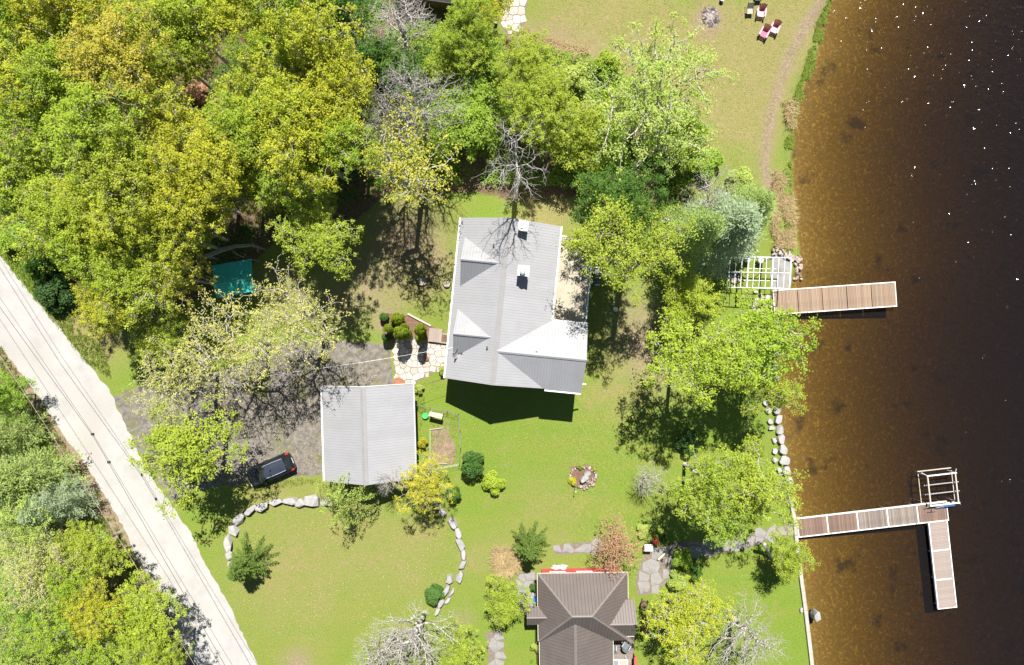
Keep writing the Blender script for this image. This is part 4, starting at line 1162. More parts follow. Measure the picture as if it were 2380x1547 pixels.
def roof_slope(roof, a, b, c, sheetw, mat, ribm, rib=0.24, thick=0.05, clip=None):
    """one slope covered with metal sheets from eave a-b up to the ridge above; c is the ridge end over a.
    clip: optional outline (list of 3-D points) when the slope is not a rectangle"""
    a, b, c = Vector(a), Vector(b), Vector(c)
    x, y, n = quad_frame(a, b, c)
    L = (b - a).length; Hs = (c - a).dot(y)
    poly = [(0, 0), (L, 0), (L, Hs), (0, Hs)] if clip is None else [((Vector(p) - a).dot(x), (Vector(p) - a).dot(y)) for p in clip]
    x0 = min(p[0] for p in poly); x1 = max(p[0] for p in poly)

    def span(t):
        """y range of the outline at x = t"""
        ys = []
        for (px, py), (qx, qy) in zip(poly, poly[1:] + poly[:1]):
            if (px - t) * (qx - t) <= 0 and abs(px - qx) > 1e-6:
                ys.append(py + (qy - py) * (t - px) / (qx - px))
        return (min(ys), max(ys)) if len(ys) >= 2 else None
    k = max(1, round((x1 - x0) / sheetw)); w = (x1 - x0) / k

    def W(p, h):
        return a + x * p[0] + y * p[1] + n * h
    for i in range(k):
        s0, s1 = x0 + i * w, x0 + (i + 1) * w
        xs = sorted({s0 + 1e-4, s1 - 1e-4, *[p[0] for p in poly if s0 + 1e-3 < p[0] < s1 - 1e-3]})
        mb = MB()
        up = 0.001 * (i % 3)
        for t0, t1 in zip(xs[:-1], xs[1:]):
            y0, y1 = span(t0), span(t1)
            if not y0 or not y1: continue
            vs = [W((t0, y0[0]), up), W((t1, y1[0]), up), W((t1, y1[1]), up), W((t0, y0[1]), up)]
            vs += [p - n * thick for p in vs]
            mb.add(vs, [(0, 1, 2, 3), (7, 6, 5, 4), (0, 4, 5, 1), (1, 5, 6, 2), (2, 6, 7, 3), (3, 7, 4, 0)])
        if not mb.v: continue
        o = mb.build('roof_sheet', mat, roof)
        rb = MB(); nr = max(1, round(w / rib))
        for j in range(nr):
            t = s0 + (j + 0.5) * w / nr
            ys = span(t)
            if not ys or ys[1] - ys[0] < 0.05: continue
            h = 0.009
            vs = [W((t - .024, ys[0]), up), W((t + .024, ys[0]), up), W((t + .024, ys[1]), up), W((t - .024, ys[1]), up),
                  W((t - .010, ys[0]), up + h), W((t + .010, ys[0]), up + h), W((t + .010, ys[1]), up + h), W((t - .010, ys[1]), up + h)]
            rb.add(vs, [(4, 5, 6, 7), (0, 1, 5, 4), (1, 2, 6, 5), (2, 3, 7, 6), (3, 0, 4, 7)])
        if rb.v:
            r = rb.build('rib', ribm, roof); r['kind'] = 'stuff'


def ridge_cap(roof, a, b, mat, w=0.34, h=0.03):
    a, b = Vector(a), Vector(b); d = (b - a).normalized(); s = d.cross(Vector((0, 0, 1))).normalized()
    up = Vector((0, 0, 1))
    vs = []
    for p in (a, b):
        vs += [p - s * w / 2 - up * w * 0.22, p + up * h, p + s * w / 2 - up * w * 0.22]
    MB().add(vs, [(0, 1, 4, 3), (1, 2, 5, 4), (0, 2, 1), (3, 4, 5), (0, 3, 5, 2)]).build('ridge_cap', mat, roof)


def windows(parent, wallx, ys, z0, z1, w, axis='x', out=1):
    for yy in ys:
        if axis == 'x':
            f = MB().box(wallx - .03, wallx + .03, yy - w / 2, yy + w / 2, z0, z1).build('window', M['window_glass'], parent)
            fr = MB(); e = wallx + out * 0.04
            for (a, b) in (((e, yy - w / 2, z0), (e, yy + w / 2, z0)), ((e, yy - w / 2, z1), (e, yy + w / 2, z1)), ((e, yy - w / 2, z0), (e, yy - w / 2, z1)), ((e, yy + w / 2, z0), (e, yy + w / 2, z1)), ((e, yy, z0), (e, yy, z1))):
                fr.bar(a, b, .07)
        else:
            f = MB().box(yy - w / 2, yy + w / 2, wallx - .03, wallx + .03, z0, z1).build('window', M['window_glass'], parent)
            fr = MB(); e = wallx + out * 0.04
            for (a, b) in (((yy - w / 2, e, z0), (yy + w / 2, e, z0)), ((yy - w / 2, e, z1), (yy + w / 2, e, z1)), ((yy - w / 2, e, z0), (yy - w / 2, e, z1)), ((yy + w / 2, e, z0), (yy + w / 2, e, z1)), ((yy, e, z0), (yy, e, z1))):
                fr.bar(a, b, .07)
        fr.build('frame', M['trim_white'], f)


def main_house():
    ox, oy = D(1145, 893, 6.4)
    h = empty('lake_house', (ox, oy, 0), math.radians(-5.7), 'house with large pale grey metal roof, two dormers and a beige deck', 'house')
    EZ, ER, RZ, XL, XR, Y0, Y1 = 4.15, 4.85, 6.70, -4.15, 4.38, -0.08, 13.62
    # walls
    w = MB()
    for x0, x1, y0, y1, zt in ((-3.7, 4.0, 0.35, 13.25, 3.95),):
        w.box(x0, x1, y0, y1, -0.6, zt)
    w.add([(-3.7, .351, 3.9), (4.0, .351, 4.6), (0.1, .351, 6.45), (-3.7, 13.249, 3.9), (4.0, 13.249, 4.6), (0.1, 13.249, 6.45)], [(0, 1, 2), (3, 5, 4), (0, 2, 5, 3), (1, 4, 5, 2)])
    w.build('wall', M['siding_white'], h)
    w = MB().box(3.9, 7.0, 0.35, 5.3, -0.9, 4.75)
    w.add([(7.0, .35, 4.75), (7.0, 5.3, 4.75), (7.0, 2.75, 6.4), (3.9, .35, 4.75), (3.9, 5.3, 4.75), (3.9, 2.75, 6.4)], [(0, 1, 2), (3, 5, 4), (0, 2, 5, 3), (1, 4, 5, 2)])
    w.build('wall', M['siding_white'], h)
    windows(h, -3.72, (2.0, 5.8, 8.0, 11.8), 1.0, 2.4, 1.3, 'x', -1)
    windows(h, 4.03, (7.2, 9.4, 11.6), 3.0, 3.85, 1.7, 'x', 1)
    windows(h, 7.03, (1.6, 4.0), 1.0, 3.0, 1.5, 'x', 1)
    windows(h, 0.33, (-2.2, 1.8), 1.0, 2.4, 1.4, 'y', -1)
    MB().box(-3.78, -3.70, 3.5, 4.5, 0.05, 2.15).build('door', M['siding_grey'], h)
    roof = MB().add([(XL + .1, Y0 + .1, EZ - .14), (XR - .1, Y0 + .1, ER - .14), (XR - .1, Y1 - .1, ER - .14), (XL + .1, Y1 - .1, EZ - .14), (0, Y0 + .1, RZ - .14), (0, Y1 - .1, RZ - .14)],
                    [(0, 4, 5, 3), (1, 2, 5, 4), (0, 1, 4), (2, 3, 5), (0, 3, 2, 1)]).build('roof', M['trim_white'], h)
    roof_slope(roof, (XL, Y1, EZ), (XL, Y0, EZ), (0, Y1, RZ), 0.92, M['roof_grey'], M['roof_rib'])
    roof_slope(roof, (XR, Y0, ER), (XR, Y1, ER), (0, Y0, RZ), 0.92, M['roof_grey'], M['roof_rib'])
    ridge_cap(roof, (0, Y0, RZ + .03), (0, Y1, RZ + .03), M['roof_ridge'], 0.46)
    # lake wing: gable towards the water
    WY, WZ = 2.72, 6.68
    roof_slope(roof, (7.42, 5.68, ER + .02), (0.2, 5.68, ER + .02), (7.42, WY, WZ), 0.92, M['roof_grey'], M['roof_rib'], clip=[(7.42, 5.68, ER + .02), (4.40, 5.68, ER + .02), (0.03, WY, WZ), (7.42, WY, WZ)])
    roof_slope(roof, (0.2, -0.16, ER + .02), (7.42, -0.16, ER + .02), (0.2, WY, WZ), 0.92, M['roof_grey'], M['roof_rib'], clip=[(4.40, -0.16, ER + .02), (7.42, -0.16, ER + .02), (7.42, WY, WZ), (0.03, WY, WZ)])
    ridge_cap(roof, (0.1, WY, WZ + .03), (7.43, WY, WZ + .03), M['roof_grey'], 0.30)
    # dormers on the road side
    for yc in (9.9, 3.78):
        dz, ez, hw, fx = 6.36, 4.50, 2.08, -3.62
        apex = -(RZ - dz) / (RZ - EZ) * 4.15 + 0.05
        low = fx + 0.02
        roof_slope(roof, (apex, yc + hw, ez), (fx, yc + hw, ez), (apex, yc, dz), 0.92, M['roof_grey'], M['roof_rib'], clip=[(low, yc + hw, ez), (fx, yc, dz), (apex, yc, dz)])
        roof_slope(roof, (fx, yc - hw, ez), (apex, yc - hw, ez), (fx, yc, dz), 0.92, M['roof_grey'], M['roof_rib'], clip=[(low, yc - hw, ez), (apex, yc, dz), (fx, yc, dz)])
        ridge_cap(roof, (fx - .02, yc, dz + .02), (apex, yc, dz + .02), M['roof_grey'], 0.22)
        d = MB().add([(fx + .12, yc - hw + .25, 4.2), (fx + .12, yc + hw - .25, 4.2), (fx + .12, yc, dz - .16), (apex, yc - .2, 4.2), (apex, yc + .2, 4.2), (apex, yc, dz - .16)],
                     [(0, 2, 1), (0, 3, 5, 2), (1, 2, 5, 4), (0, 1, 4, 3), (3, 4, 5)]).build('dormer_wall', M['siding_white'], roof)
    # gutters along the eaves
    g = MB().bar((XL - .06, Y0, EZ - .04), (XL - .06, Y1, EZ - .04), .12, .10); g.build('gutter', M['trim_white'], h)
    MB().bar((XR + .06, 5.75, ER - .04), (XR + .06, Y1, ER - .04), .12, .10).build('gutter', M['trim_white'], h)
    MB().bar((4.35, -0.22, ER - .04), (7.42, -0.22, ER - .04), .12, .10).build('gutter', M['trim_white'], h)
    MB().bar((4.45, 5.74, ER - .04), (7.42, 5.74, ER - .04), .12, .10).build('gutter', M['trim_white'], h)
    MB().tube([(7.35, .55, 4.5), (7.65, .58, 4.3), (7.85, .58, 4.25)], .07, 8).build('downspout', M['trim_white'], h)
    # chimneys
    c = MB().box(0.88, 1.55, 12.65, 13.40, 5.0, 7.0).build('chimney', M['stone_cap'], h)
    MB().box(0.83, 1.60, 12.60, 13.45, 7.0, 7.08).build('cap', M['trim_white'], c)
    MB().box(1.00, 1.22, 12.80, 13.20, 7.08, 7.18).build('flue', M['stone_cap'], c)
    c = MB().box(1.18, 1.98, 9.00, 9.72, 5.0, 7.4).build('chimney', M['stone_cap'], h)
    MB().box(1.12, 2.04, 8.94, 9.78, 7.4, 7.48).build('cap', M['trim_white'], c)
    MB().lathe([(.13, 7.48), (.13, 7.75), (.24, 7.75), (.24, 7.79), (.10, 7.87)], 12, (1.52, 9.25, 0)).build('flue', M['galvanised'], c)
    for x, y in ((-1.05, 11.35), (-0.75, 2.95), (3.3, 2.95)):
        z = RZ - abs(x) * (RZ - EZ) / 4.15 if x < 0 else 6.2
        MB().lathe([(.05, z - .1), (.05, z + .32), (.08, z + .32), (.08, z + .36)], 8, (x, y, 0)).build('vent_pipe', M['dark_metal'], h)
    # beige upper deck with glass railing
    dk = MB().box(4.0, 7.38, 5.75, 13.0, 2.78, 2.96).build('deck', M['deck_beige'], h)
    for y in (6.2, 9.4, 12.7):
        MB().box(7.16, 7.30, y - .07, y + .07, -1.1, 2.78).build('post', M['trim_white'], dk)
    for y in np.linspace(5.95, 12.95, 6):
        MB().box(7.30, 7.36, y - .03, y + .03, 2.9, 3.95).build('rail_post', M['white_metal'], dk)
    for i in range(5):
        y0 = 5.95 + i * 1.4
        MB().box(7.322, 7.338, y0 + .05, y0 + 1.35, 3.02, 3.85).build('glass_pane', M['rail_glass'], dk)
    MB().box(7.27, 7.39, 5.9, 13.0, 3.95, 4.01).build('handrail', M['white_metal'], dk)
    MB().box(4.45, 7.39, 12.92, 13.0, 3.95, 4.01).build('handrail', M['galvanised'], dk)
    for i in range(2):
        MB().box(4.55 + i * 1.4, 5.85 + i * 1.4, 12.952, 12.968, 3.02, 3.9).build('glass_pane', M['rail_glass'], dk)
    return h


HOUSE = main_house()


def house_pt(x, y, z):
    a = math.radians(-5.7); ox, oy = D(1145, 893, 6.4)
    return Vector((ox + math.cos(a) * x - math.sin(a) * y, oy + math.sin(a) * x + math.cos(a) * y, z))


def garage():
    ox, oy = D(849, 1126, 5.2)
    h = empty('garage', (ox, oy, 0), math.radians(1.7), 'square garage with pale grey metal gable roof beside the driveway', 'garage')
    EZ, RZ = 3.0, 5.15
    w = MB().box(-3.62, 3.50, 0.25, 7.75, -0.1, 2.92)
    w.add([(-3.62, .25, 2.92), (3.50, .25, 2.92), (-.05, .25, 4.9), (-3.62, 7.75, 2.92), (3.50, 7.75, 2.92), (-.05, 7.75, 4.9)], [(0, 1, 2), (3, 5, 4), (0, 2, 5, 3), (1, 4, 5, 2)])
    w.build('wall', M['siding_grey'], h)
    for y in (2.1, 5.6):
        d = MB().box(-3.68, -3.61, y - 1.3, y + 1.3, 0.02, 2.3).build('garage_door', M['trim_white'], h)
        for z in (.6, 1.17, 1.74):
            MB().box(-3.70, -3.68, y - 1.28, y + 1.28, z - .02, z + .02).build('groove', M['siding_grey'], d)
    MB().box(3.49, 3.56, 5.8, 6.7, .02, 2.1).build('door', M['trim_white'], h)
    windows(h, 3.52, (2.4, 4.2), 1.1, 2.1, 1.0, 'x', 1)
    roof = MB().add([(-3.9, 0, 2.86), (3.8, 0, 2.86), (3.8, 8.0, 2.86), (-3.9, 8.0, 2.86), (0, 0, RZ - .14), (0, 8.0, RZ - .14)], [(0, 4, 5, 3), (1, 2, 5, 4), (0, 1, 4), (2, 3, 5), (0, 3, 2, 1)]).build('roof', M['trim_white'], h)
    roof_slope(roof, (-4.02, 8.1, EZ), (-4.02, -.12, EZ), (0, 8.1, RZ), 0.92, M['roof_grey'], M['roof_rib'])
    roof_slope(roof, (3.9, -.12, EZ), (3.9, 8.1, EZ), (0, -.12, RZ), 0.92, M['roof_grey'], M['roof_rib'])
    ridge_cap(roof, (0, -.12, RZ + .03), (0, 8.1, RZ + .03), M['roof_ridge'], 0.46)
    MB().bar((3.96, -.1, 2.96), (3.96, 8.1, 2.96), .12, .10).build('gutter', M['galvanised'], h)
    MB().bar((-4.08, -.1, 2.96), (-4.08, 8.1, 2.96), .12, .10).build('gutter', M['trim_white'], h)
    MB().bar((-4.0, 8.14, 3.0), (0, 8.14, 5.13), .04, .16).build('barge_board', M['trim_white'], h)
    MB().bar((3.88, 8.14, 3.0), (0, 8.14, 5.13), .04, .16).build('barge_board', M['trim_white'], h)


garage()


def neighbour():
    x0, y0 = D(1337, 1462, 4.6)
    h = empty('neighbour_house', (x0, y0, 0), math.radians(0.8), 'house with brown ribbed metal hip roof and red walls at the bottom edge', 'house')
    E, R = 2.6, 5.3
    TL, TR = (-3.02, 3.95, E), (4.78, 3.95, E)
    AL, AR = (-0.30, 1.27, R), (1.38, 1.27, R)
    BL, BR = (-3.02, -1.95, E), (4.78, -1.95, E)
    w = MB().box(-2.6, 4.35, -1.9, 3.5, -.3, 2.55).build('wall', M['siding_red'], h)
    MB().box(-2.62, 3.1, -14, -1.9, -.3, 2.5).build('wall', M['siding_red'], h)
    windows(h, 3.52, (-1.2, 1.2), 1.0, 2.2, 1.4, 'y', 1)
    roof = MB().add([TL, TR, BR, BL, AL, AR], [(0, 4, 5, 1), (1, 5, 2), (2, 5, 4, 3), (3, 4, 0), (0, 1, 2, 3)])
    roof.v = [(v[0] * .985 + .01, v[1] * .985 + .02, v[2] - .14) for v in roof.v]
    roof = roof.build('roof', M['trim_white'], h)
    A = (M['roof_brown'], M['roof_brown_rib'])
    up = Vector((0, 0, 1))

    def hip(e0, e1, outline):
        e0, e1 = Vector(e0), Vector(e1)
        c = [Vector(p) for p in outline if Vector(p).z > E + .5][0]
        roof_slope(roof, e0, e1, c, 0.9, *A, rib=0.26, clip=outline)
    hip(TR, TL, [TR, TL, AL, AR])
    hip(TL, BL, [TL, BL, AL])
    hip(BR, TR, [BR, TR, AR])
    hip(BL, BR, [BL, BR, AR, AL])
    for a, b in ((AL, AR), (TL, AL), (TR, AR), (BL, AL), (BR, AR)):
        ridge_cap(roof, a, b, M['roof_brown_ridge'], .20)
    # long lower gable running off the picture
    roof_slope(roof, (-2.92, 0.6, E - .05), (-2.92, -14, E - .05), (0, 0.6, 4.55), 0.9, *A, rib=0.26, clip=[(-2.92, -1.9, E - .05), (-2.92, -14, E - .05), (0, -14, 4.55), (0, 0.35, 4.55)])
    roof_slope(roof, (3.42, -14, E - .05), (3.42, 0.6, E - .05), (0, -14, 4.55), 0.9, *A, rib=0.26, clip=[(3.42, -14, E - .05), (3.42, -1.9, E - .05), (0, 0.35, 4.55), (0, -14, 4.55)])
    ridge_cap(roof, (0, 0.3, 4.58), (0, -14, 4.58), M['roof_brown_ridge'], .24)
    # porch gable, road side
    roof_slope(roof, (-2.0, 1.14, E - .02), (-4.05, 1.14, E - .02), (-2.0, .38, 3.28), 0.9, *A, rib=0.26)
    roof_slope(roof, (-4.05, -.50, E - .02), (-2.0, -.50, E - .02), (-4.05, .38, 3.28), 0.9, *A, rib=0.26)
    ridge_cap(roof, (-4.06, .38, 3.30), (-2.0, .38, 3.30), M['roof_brown_ridge'], .16)
    for y in (-.35, 1.0):
        MB().box(-3.95, -3.83, y - .06, y + .06, -.1, 2.6).build('porch_post', M['trim_white'], h)
    # lake-side gable
    roof_slope(roof, (5.34, 1.66, 2.75), (2.2, 1.66, 2.75), (5.34, 0, 3.98), 0.9, *A, rib=0.26, clip=[(5.34, 1.66, 2.75), (4.4, 1.66, 2.75), (2.4, 0, 3.98), (5.34, 0, 3.98)])
    roof_slope(roof, (2.9, -1.5, 2.75), (5.34, -1.5, 2.75), (2.9, 0, 3.98), 0.9, *A, rib=0.26)
    ridge_cap(roof, (2.5, 0, 4.0), (5.35, 0, 4.0), M['roof_brown_ridge'], .18)
    MB().box(4.3, 5.0, -1.3, 1.4, -.3, 2.7).build('wall', M['siding_red'], h)
    for (a, b) in (((-3.08, 4.0, 2.56), (4.84, 4.0, 2.56)), ((-3.08, -1.9, 2.56), (-3.08, 3.95, 2.56)), ((4.84, 1.7, 2.56), (4.84, 3.95, 2.56)), ((-2.98, -14, 2.5), (-2.98, -1.95, 2.5)), ((3.48, -14, 2.5), (3.48, -1.95, 2.5)), ((3.5, -1.56, 2.7), (5.3, -1.56, 2.7))):
        MB().bar(a, b, .06, .09).build('gutter', M['timber_weathered'], h)
    # timber terrace on the lake side
    t = MB().box(3.1, 5.75, -14, -1.9, -.25, -.02).build('terrace', M['wood_brown'], h)
    n = 34
    for i in range(n):
        y = -2.0 - i * 0.145
        MB().box(3.12, 5.7, y - .066, y + .066, -.02, .02).build('plank', M['wood_grey'], t)
    for y in (-4.5, -6.2, -8):
        MB().box(5.62, 5.72, y - .05, y + .05, 0, 1.0).build('rail_post', M['siding_red'], t)
    MB().box(5.55, 5.78, -9, -4.2, 1.0, 1.06).build('handrail', M['siding_red'], t)
    MB().box(5.64, 5.70, -9, -4.2, .15, .95).build('rail_panel', M['siding_red'], t)
    return Vector((x0, y0, 0))


NB = neighbour()


def shed():
    p = G(1000, -20)
    h = empty('dark_shed', p, math.radians(-8), 'dark-roofed shed mostly outside the top edge of the picture', 'shed')
    MB().box(-2.6, 2.6, -1.6, 2.6, -.1, 2.3).build('wall', M['wood_brown'], h)
    mk('roof_dark', (0.06, 0.06, 0.062), (0.035, 0.035, 0.037), 3, 0.85, 0.3)
    r = MB().add([(-2.9, -1.9, 2.2), (2.9, -1.9, 2.2), (2.9, 2.9, 2.2), (-2.9, 2.9, 2.2), (-2.9, .5, 3.5), (2.9, .5, 3.5)], [(0, 1, 5, 4), (2, 3, 4, 5), (0, 4, 3), (1, 2, 5), (0, 3, 2, 1)]).build('roof', M['roof_dark'], h)
    for i in range(7):
        y = -1.9 + i * .34
        MB().box(-2.92, 2.92, y, y + .3, 2.2 + i * .184 + .02, 2.2 + i * .184 + .05).build('shingle_row', M['roof_dark'], r)


shed()

# ------------------------------------------------------------------ paths, stones and walls
mk('flagstone', (0.430, 0.395, 0.350), (0.340, 0.305, 0.262), 2.5, 0.85, 0.25, 16, rnd=0.22, stain=((0.34, 0.24, 0.175), 1.2, 0.6))
mk('mortar', (0.190, 0.160, 0.125), (0.120, 0.100, 0.078), 6, 0.95, 0.4)
mk('limestone', (0.345, 0.335, 0.325), (0.235, 0.228, 0.220), 2.2, 0.9, 0.5, 9, rnd=0.10, detail=8, stain=((0.15, 0.145, 0.135), 2.0, 0.6))
mk('rock_pink', (0.360, 0.290, 0.255), (0.250, 0.195, 0.168), 3.5, 0.9, 0.5, 10, rnd=0.2)
mk('rock_brown', (0.270, 0.205, 0.165), (0.150, 0.115, 0.090), 4, 0.9, 0.5, 10, rnd=0.25)
mk('sea_concrete', (0.380, 0.350, 0.305), (0.260, 0.238, 0.205), 1.6, 0.9, 0.2, 20, rnd=0.06, stain=((0.33, 0.30, 0.25), 1.0, 0.5))


def voronoi(poly, seeds):
    """cells of the seeds inside an outline (2-D), each a convex polygon"""
    S = [Vector((s[0], s[1])) for s in seeds]
    xs = [p[0] for p in poly]; ys = [p[1] for p in poly]
    cells = []
    for i, s in enumerate(S):
        c = [Vector((min(xs) - 1, min(ys) - 1)), Vector((max(xs) + 1, min(ys) - 1)), Vector((max(xs) + 1, max(ys) + 1)), Vector((min(xs) - 1, max(ys) + 1))]
        for j, t in enumerate(S):
            if i == j or (t - s).length > 3.0: continue
            m = (s + t) / 2; n = (t - s)
            out = []
            for a, b in zip(c, c[1:] + c[:1]):
                da, db = (a - m).dot(n), (b - m).dot(n)
                if da <= 0: out.append(a)
                if da * db < 0: out.append(a + (b - a) * (da / (da - db)))
            c = out
            if len(c) < 3: break
        if len(c) >= 3: cells.append((s, c))
    return cells


def flagstones(name, outline, size, mat, base, thick=0.035, seed=0, gap=0.030, lift=0.010):
    """a paved area: bedding sheet with each stone a piece of its own"""
    rng = random.Random(seed)
    sh = sheet(name, outline, base, lift, 0.5, 0.03, seed=seed)
    gp = gpoly(outline)
    xs = [p[0] for p in gp]; ys = [p[1] for p in gp]
    seeds = []
    nx = int((max(xs) - min(xs)) / size) + 3; ny = int((max(ys) - min(ys)) / size) + 3
    for i in range(-1, nx):
        for j in range(-1, ny):
            seeds.append((min(xs) + (i + .5 + rng.uniform(-.36, .36)) * size, min(ys) + (j + .5 + rng.uniform(-.36, .36)) * size))
    for s, c in voronoi(gp, seeds):
        if not bool(inpoly(np.array([s.x]), np.array([s.y]), gp)[0]): continue
        ins = inpoly(np.array([p.x for p in c]), np.array([p.y for p in c]), gp)
        if ins.sum() < len(c) - 1: 
            c = [p if k else s + (p - s) * 0.62 for p, k in zip(c, ins)]
        c = [p + (s - p).normalized() * gap for p in c]
        z = float(gz(s.x, s.y)) + lift + thick + rng.uniform(-.008, .012)
        MB().prism([(p.x - s.x, p.y - s.y) for p in c], -thick - .005, 0).build('flagstone', mat, sh, loc=(s.x, s.y, z), bevel=0.008)
    return sh


flagstones('stone_path', [(914, 795), (940, 784), (1000, 792), (1041, 796), (1038, 850), (1010, 866), (985, 880), (960, 897), (917, 895)], 0.55, M['flagstone'], M['mortar'], seed=5)
flagstones('stone_patio', [(1130, -60), (1240, -60), (1226, 10), (1214, 70), (1180, 82), (1165, 60), (1150, 20)], 0.62, M['flagstone'], M['mortar'], seed=6)
flagstones('neighbour_patio', [(1496, 1290), (1520, 1275), (1548, 1268), (1575, 1290), (1560, 1325), (1545, 1360), (1510, 1382), (1480, 1385), (1478, 1340)], 1.15, M['concrete'], M['mortar'], seed=7, gap=0.018)
flagstones('garden_path', [(1286, 1270), (1330, 1262), (1400, 1258), (1405, 1284), (1340, 1288), (1290, 1290)], 0.95, M['concrete'], M['mortar'], seed=8, gap=0.02)
flagstones('shore_path', [(1555, 1262), (1640, 1256), (1730, 1248), (1790, 1228), (1848, 1212), (1852, 1246), (1800, 1250), (1735, 1278), (1640, 1292), (1580, 1296)], 1.0, M['concrete'], M['mortar'], seed=9, gap=0.02)
flagstones('side_path', [(1128, 1470), (1165, 1462), (1172, 1500), (1165, 1600), (1132, 1600), (1135, 1520)], 0.9, M['concrete'], M['mortar'], seed=10, gap=0.02)
flagstones('entry_path', [(1205, 1330), (1245, 1330), (1250, 1420), (1215, 1430), (1200, 1380)], 0.8, M['concrete'], M['mortar'], seed=12, gap=0.02)
sheet('garden_bed', [(884, 740), (900, 728), (940, 732), (985, 745), (1010, 762), (1000, 790), (940, 784), (905, 790), (890, 770)], M['mulch'], 0.010, 0.3, 0.06, seed=11)
sheet('boat_ramp', [(1795, 596), (1812, 592), (1842, 598), (1838, 668), (1795, 672), (1790, 640)], M['concrete'], 0.014, 0.5, 0.04, seed=13)
sheet('vegetable_bed', [(1005, 1000), (1040, 1000), (1060, 1040), (1058, 1078), (1008, 1080)], M['shoulder_dirt'], 0.008, 0.3, 0.12, seed=14)


def stone_mesh(rng, sx, sy, sz, n=18, flat=0.75, name='stone'):
    """rough stone as the hull of scattered points; flat > 0 squares off its top"""
    bm = bmesh.new()
    for _ in range(n):
        a = rng.uniform(0, 6.283); r = rng.uniform(0.72, 1.0)
        z = rng.choice((0.0, 1.0, 1.0, rng.uniform(.2, .9)))
        k = 1.0 if z < .8 else flat + (1 - flat) * rng.random()
        sup = (abs(math.cos(a)) ** 3 + abs(math.sin(a)) ** 3) ** (-1 / 3)
        bm.verts.new((math.cos(a) * r * sx / 2 * k * sup, math.sin(a) * r * sy / 2 * k * sup, (z + rng.uniform(-.06, .06)) * sz))
    r = bmesh.ops.convex_hull(bm, input=bm.verts[:])
    bmesh.ops.delete(bm, geom=[v for v in bm.verts if not v.link_faces], context='VERTS')
    bmesh.ops.bevel(bm, geom=bm.edges[:], offset=min(sx, sy, sz) * 0.07, segments=1, affect='EDGES', clamp_overlap=True)
    bmesh.ops.recalc_face_normals(bm, faces=bm.faces[:])
    me = bpy.data.meshes.new(name); bm.to_mesh(me); bm.free()
    return me


def stone_row(name, label, cat, items, mat, seed, part='stone', sink=0.08, grow=1.0):
    """a thing made of single stones: (u, v, length m, width m, height m, angle deg, lift)"""
    rng = random.Random(seed)
    c = G(items[0][0], items[0][1])
    root = empty(name, c, 0, label, cat)
    for it in items:
        u, v, a, b, hgt, ang = it[:6]; lift = it[6] if len(it) > 6 else 0
        p = G(u, v)
        o = link(part, stone_mesh(rng, a * grow, b * min(grow, 1.1), hgt + sink, name=part), it[7] if len(it) > 7 else mat, root)
        o.location = p - c + Vector((0, 0, lift - sink)); o.rotation_euler = (rng.uniform(-.04, .04), rng.uniform(-.04, .04), math.radians(ang))
    return root


stone_row('stone_wall', 'curved row of grey boulders around the road-side lawn corner', 'stone wall',
          [(762, 1165, 1.2, .95, .5, 5), (727, 1163, 1.5, 1.1, .55, -4), (700, 1168, .9, .9, .5, 60), (677, 1164, 1.25, .75, .5, -2), (645, 1166, 1.3, .7, .45, 6), (612, 1174, 1.3, 1.0, .55, 30), (585, 1184, 1.3, .6, .5, 42),
           (558, 1206, 1.2, .9, .55, 55), (545, 1232, 1.0, .95, .5, 80), (532, 1262, 1.6, .75, .55, 100), (537, 1288, .9, .8, .5, 120), (541, 1308, .7, .7, .4, 20)], M['limestone'], 31, grow=1.22)
stone_row('stone_wall', 'curved row of flat grey stones between the garage tree and the lower lawn', 'stone wall',
          [(1003, 1162, .9, .7, .45, -30), (1018, 1176, .8, .6, .4, -50), (1030, 1190, .7, .6, .4, -50), (1053, 1216, 1.25, .8, .5, -52), (1066, 1238, .95, .6, .45, -65), (1071, 1263, 1.25, .72, .5, -70), (1077, 1287, .95, .55, .45, -85),
           (1076, 1312, 1.1, .55, .45, 72), (1068, 1338, 1.15, .65, .5, 70), (1046, 1345, .85, .75, .45, 85)], M['limestone'], 32, grow=1.18)
stone_row('stacked_stones', 'two-tier run of long stones beside the egg-shaped juniper', 'stone wall',
          [(1036, 1372, 1.3, .6, .55, 60), (1049, 1378, 1.1, .35, .3, 58), (1026, 1398, 1.2, .5, .55, 56), (1042, 1394, 1.0, .35, .3, 50), (1017, 1418, .9, .4, .45, 62)], M['limestone'], 33)
rr = random.Random(34)
items = [(1358, 1109, 1.15, .75, .55, 35, 0, M['limestone']), (1364, 1101, .8, .5, .5, 20, 0, M['limestone'])]
for k in range(26):
    a = k / 26 * 6.283
    ru, rv = 32, 26
    u, v = 1354 + ru * math.cos(a) * rr.uniform(.8, 1.05), 1110 + rv * math.sin(a) * rr.uniform(.8, 1.05)
    items.append((u, v, rr.uniform(.2, .42), rr.uniform(.18, .32), rr.uniform(.12, .28), rr.uniform(0, 180), 0, M[rr.choice(('limestone', 'rock_pink', 'rock_brown'))]))
for k in range(16):
    items.append((1368 + rr.uniform(-14, 12), 1122 + rr.uniform(-12, 10), rr.uniform(.2, .4), rr.uniform(.18, .3), rr.uniform(.1, .25), rr.uniform(0, 180), 0, M[rr.choice(('rock_pink', 'rock_brown'))]))
stone_row('rock_garden', 'small rock island planted in the middle of the lawn', 'rock garden', items, M['limestone'], 35)
sheet('rock_garden_soil', [(1326, 1088), (1360, 1080), (1386, 1088), (1388, 1118), (1370, 1134), (1335, 1136), (1322, 1120)], M['mulch'], 0.006, 0.3, 0.1, seed=36)
rr = random.Random(37)
items = []
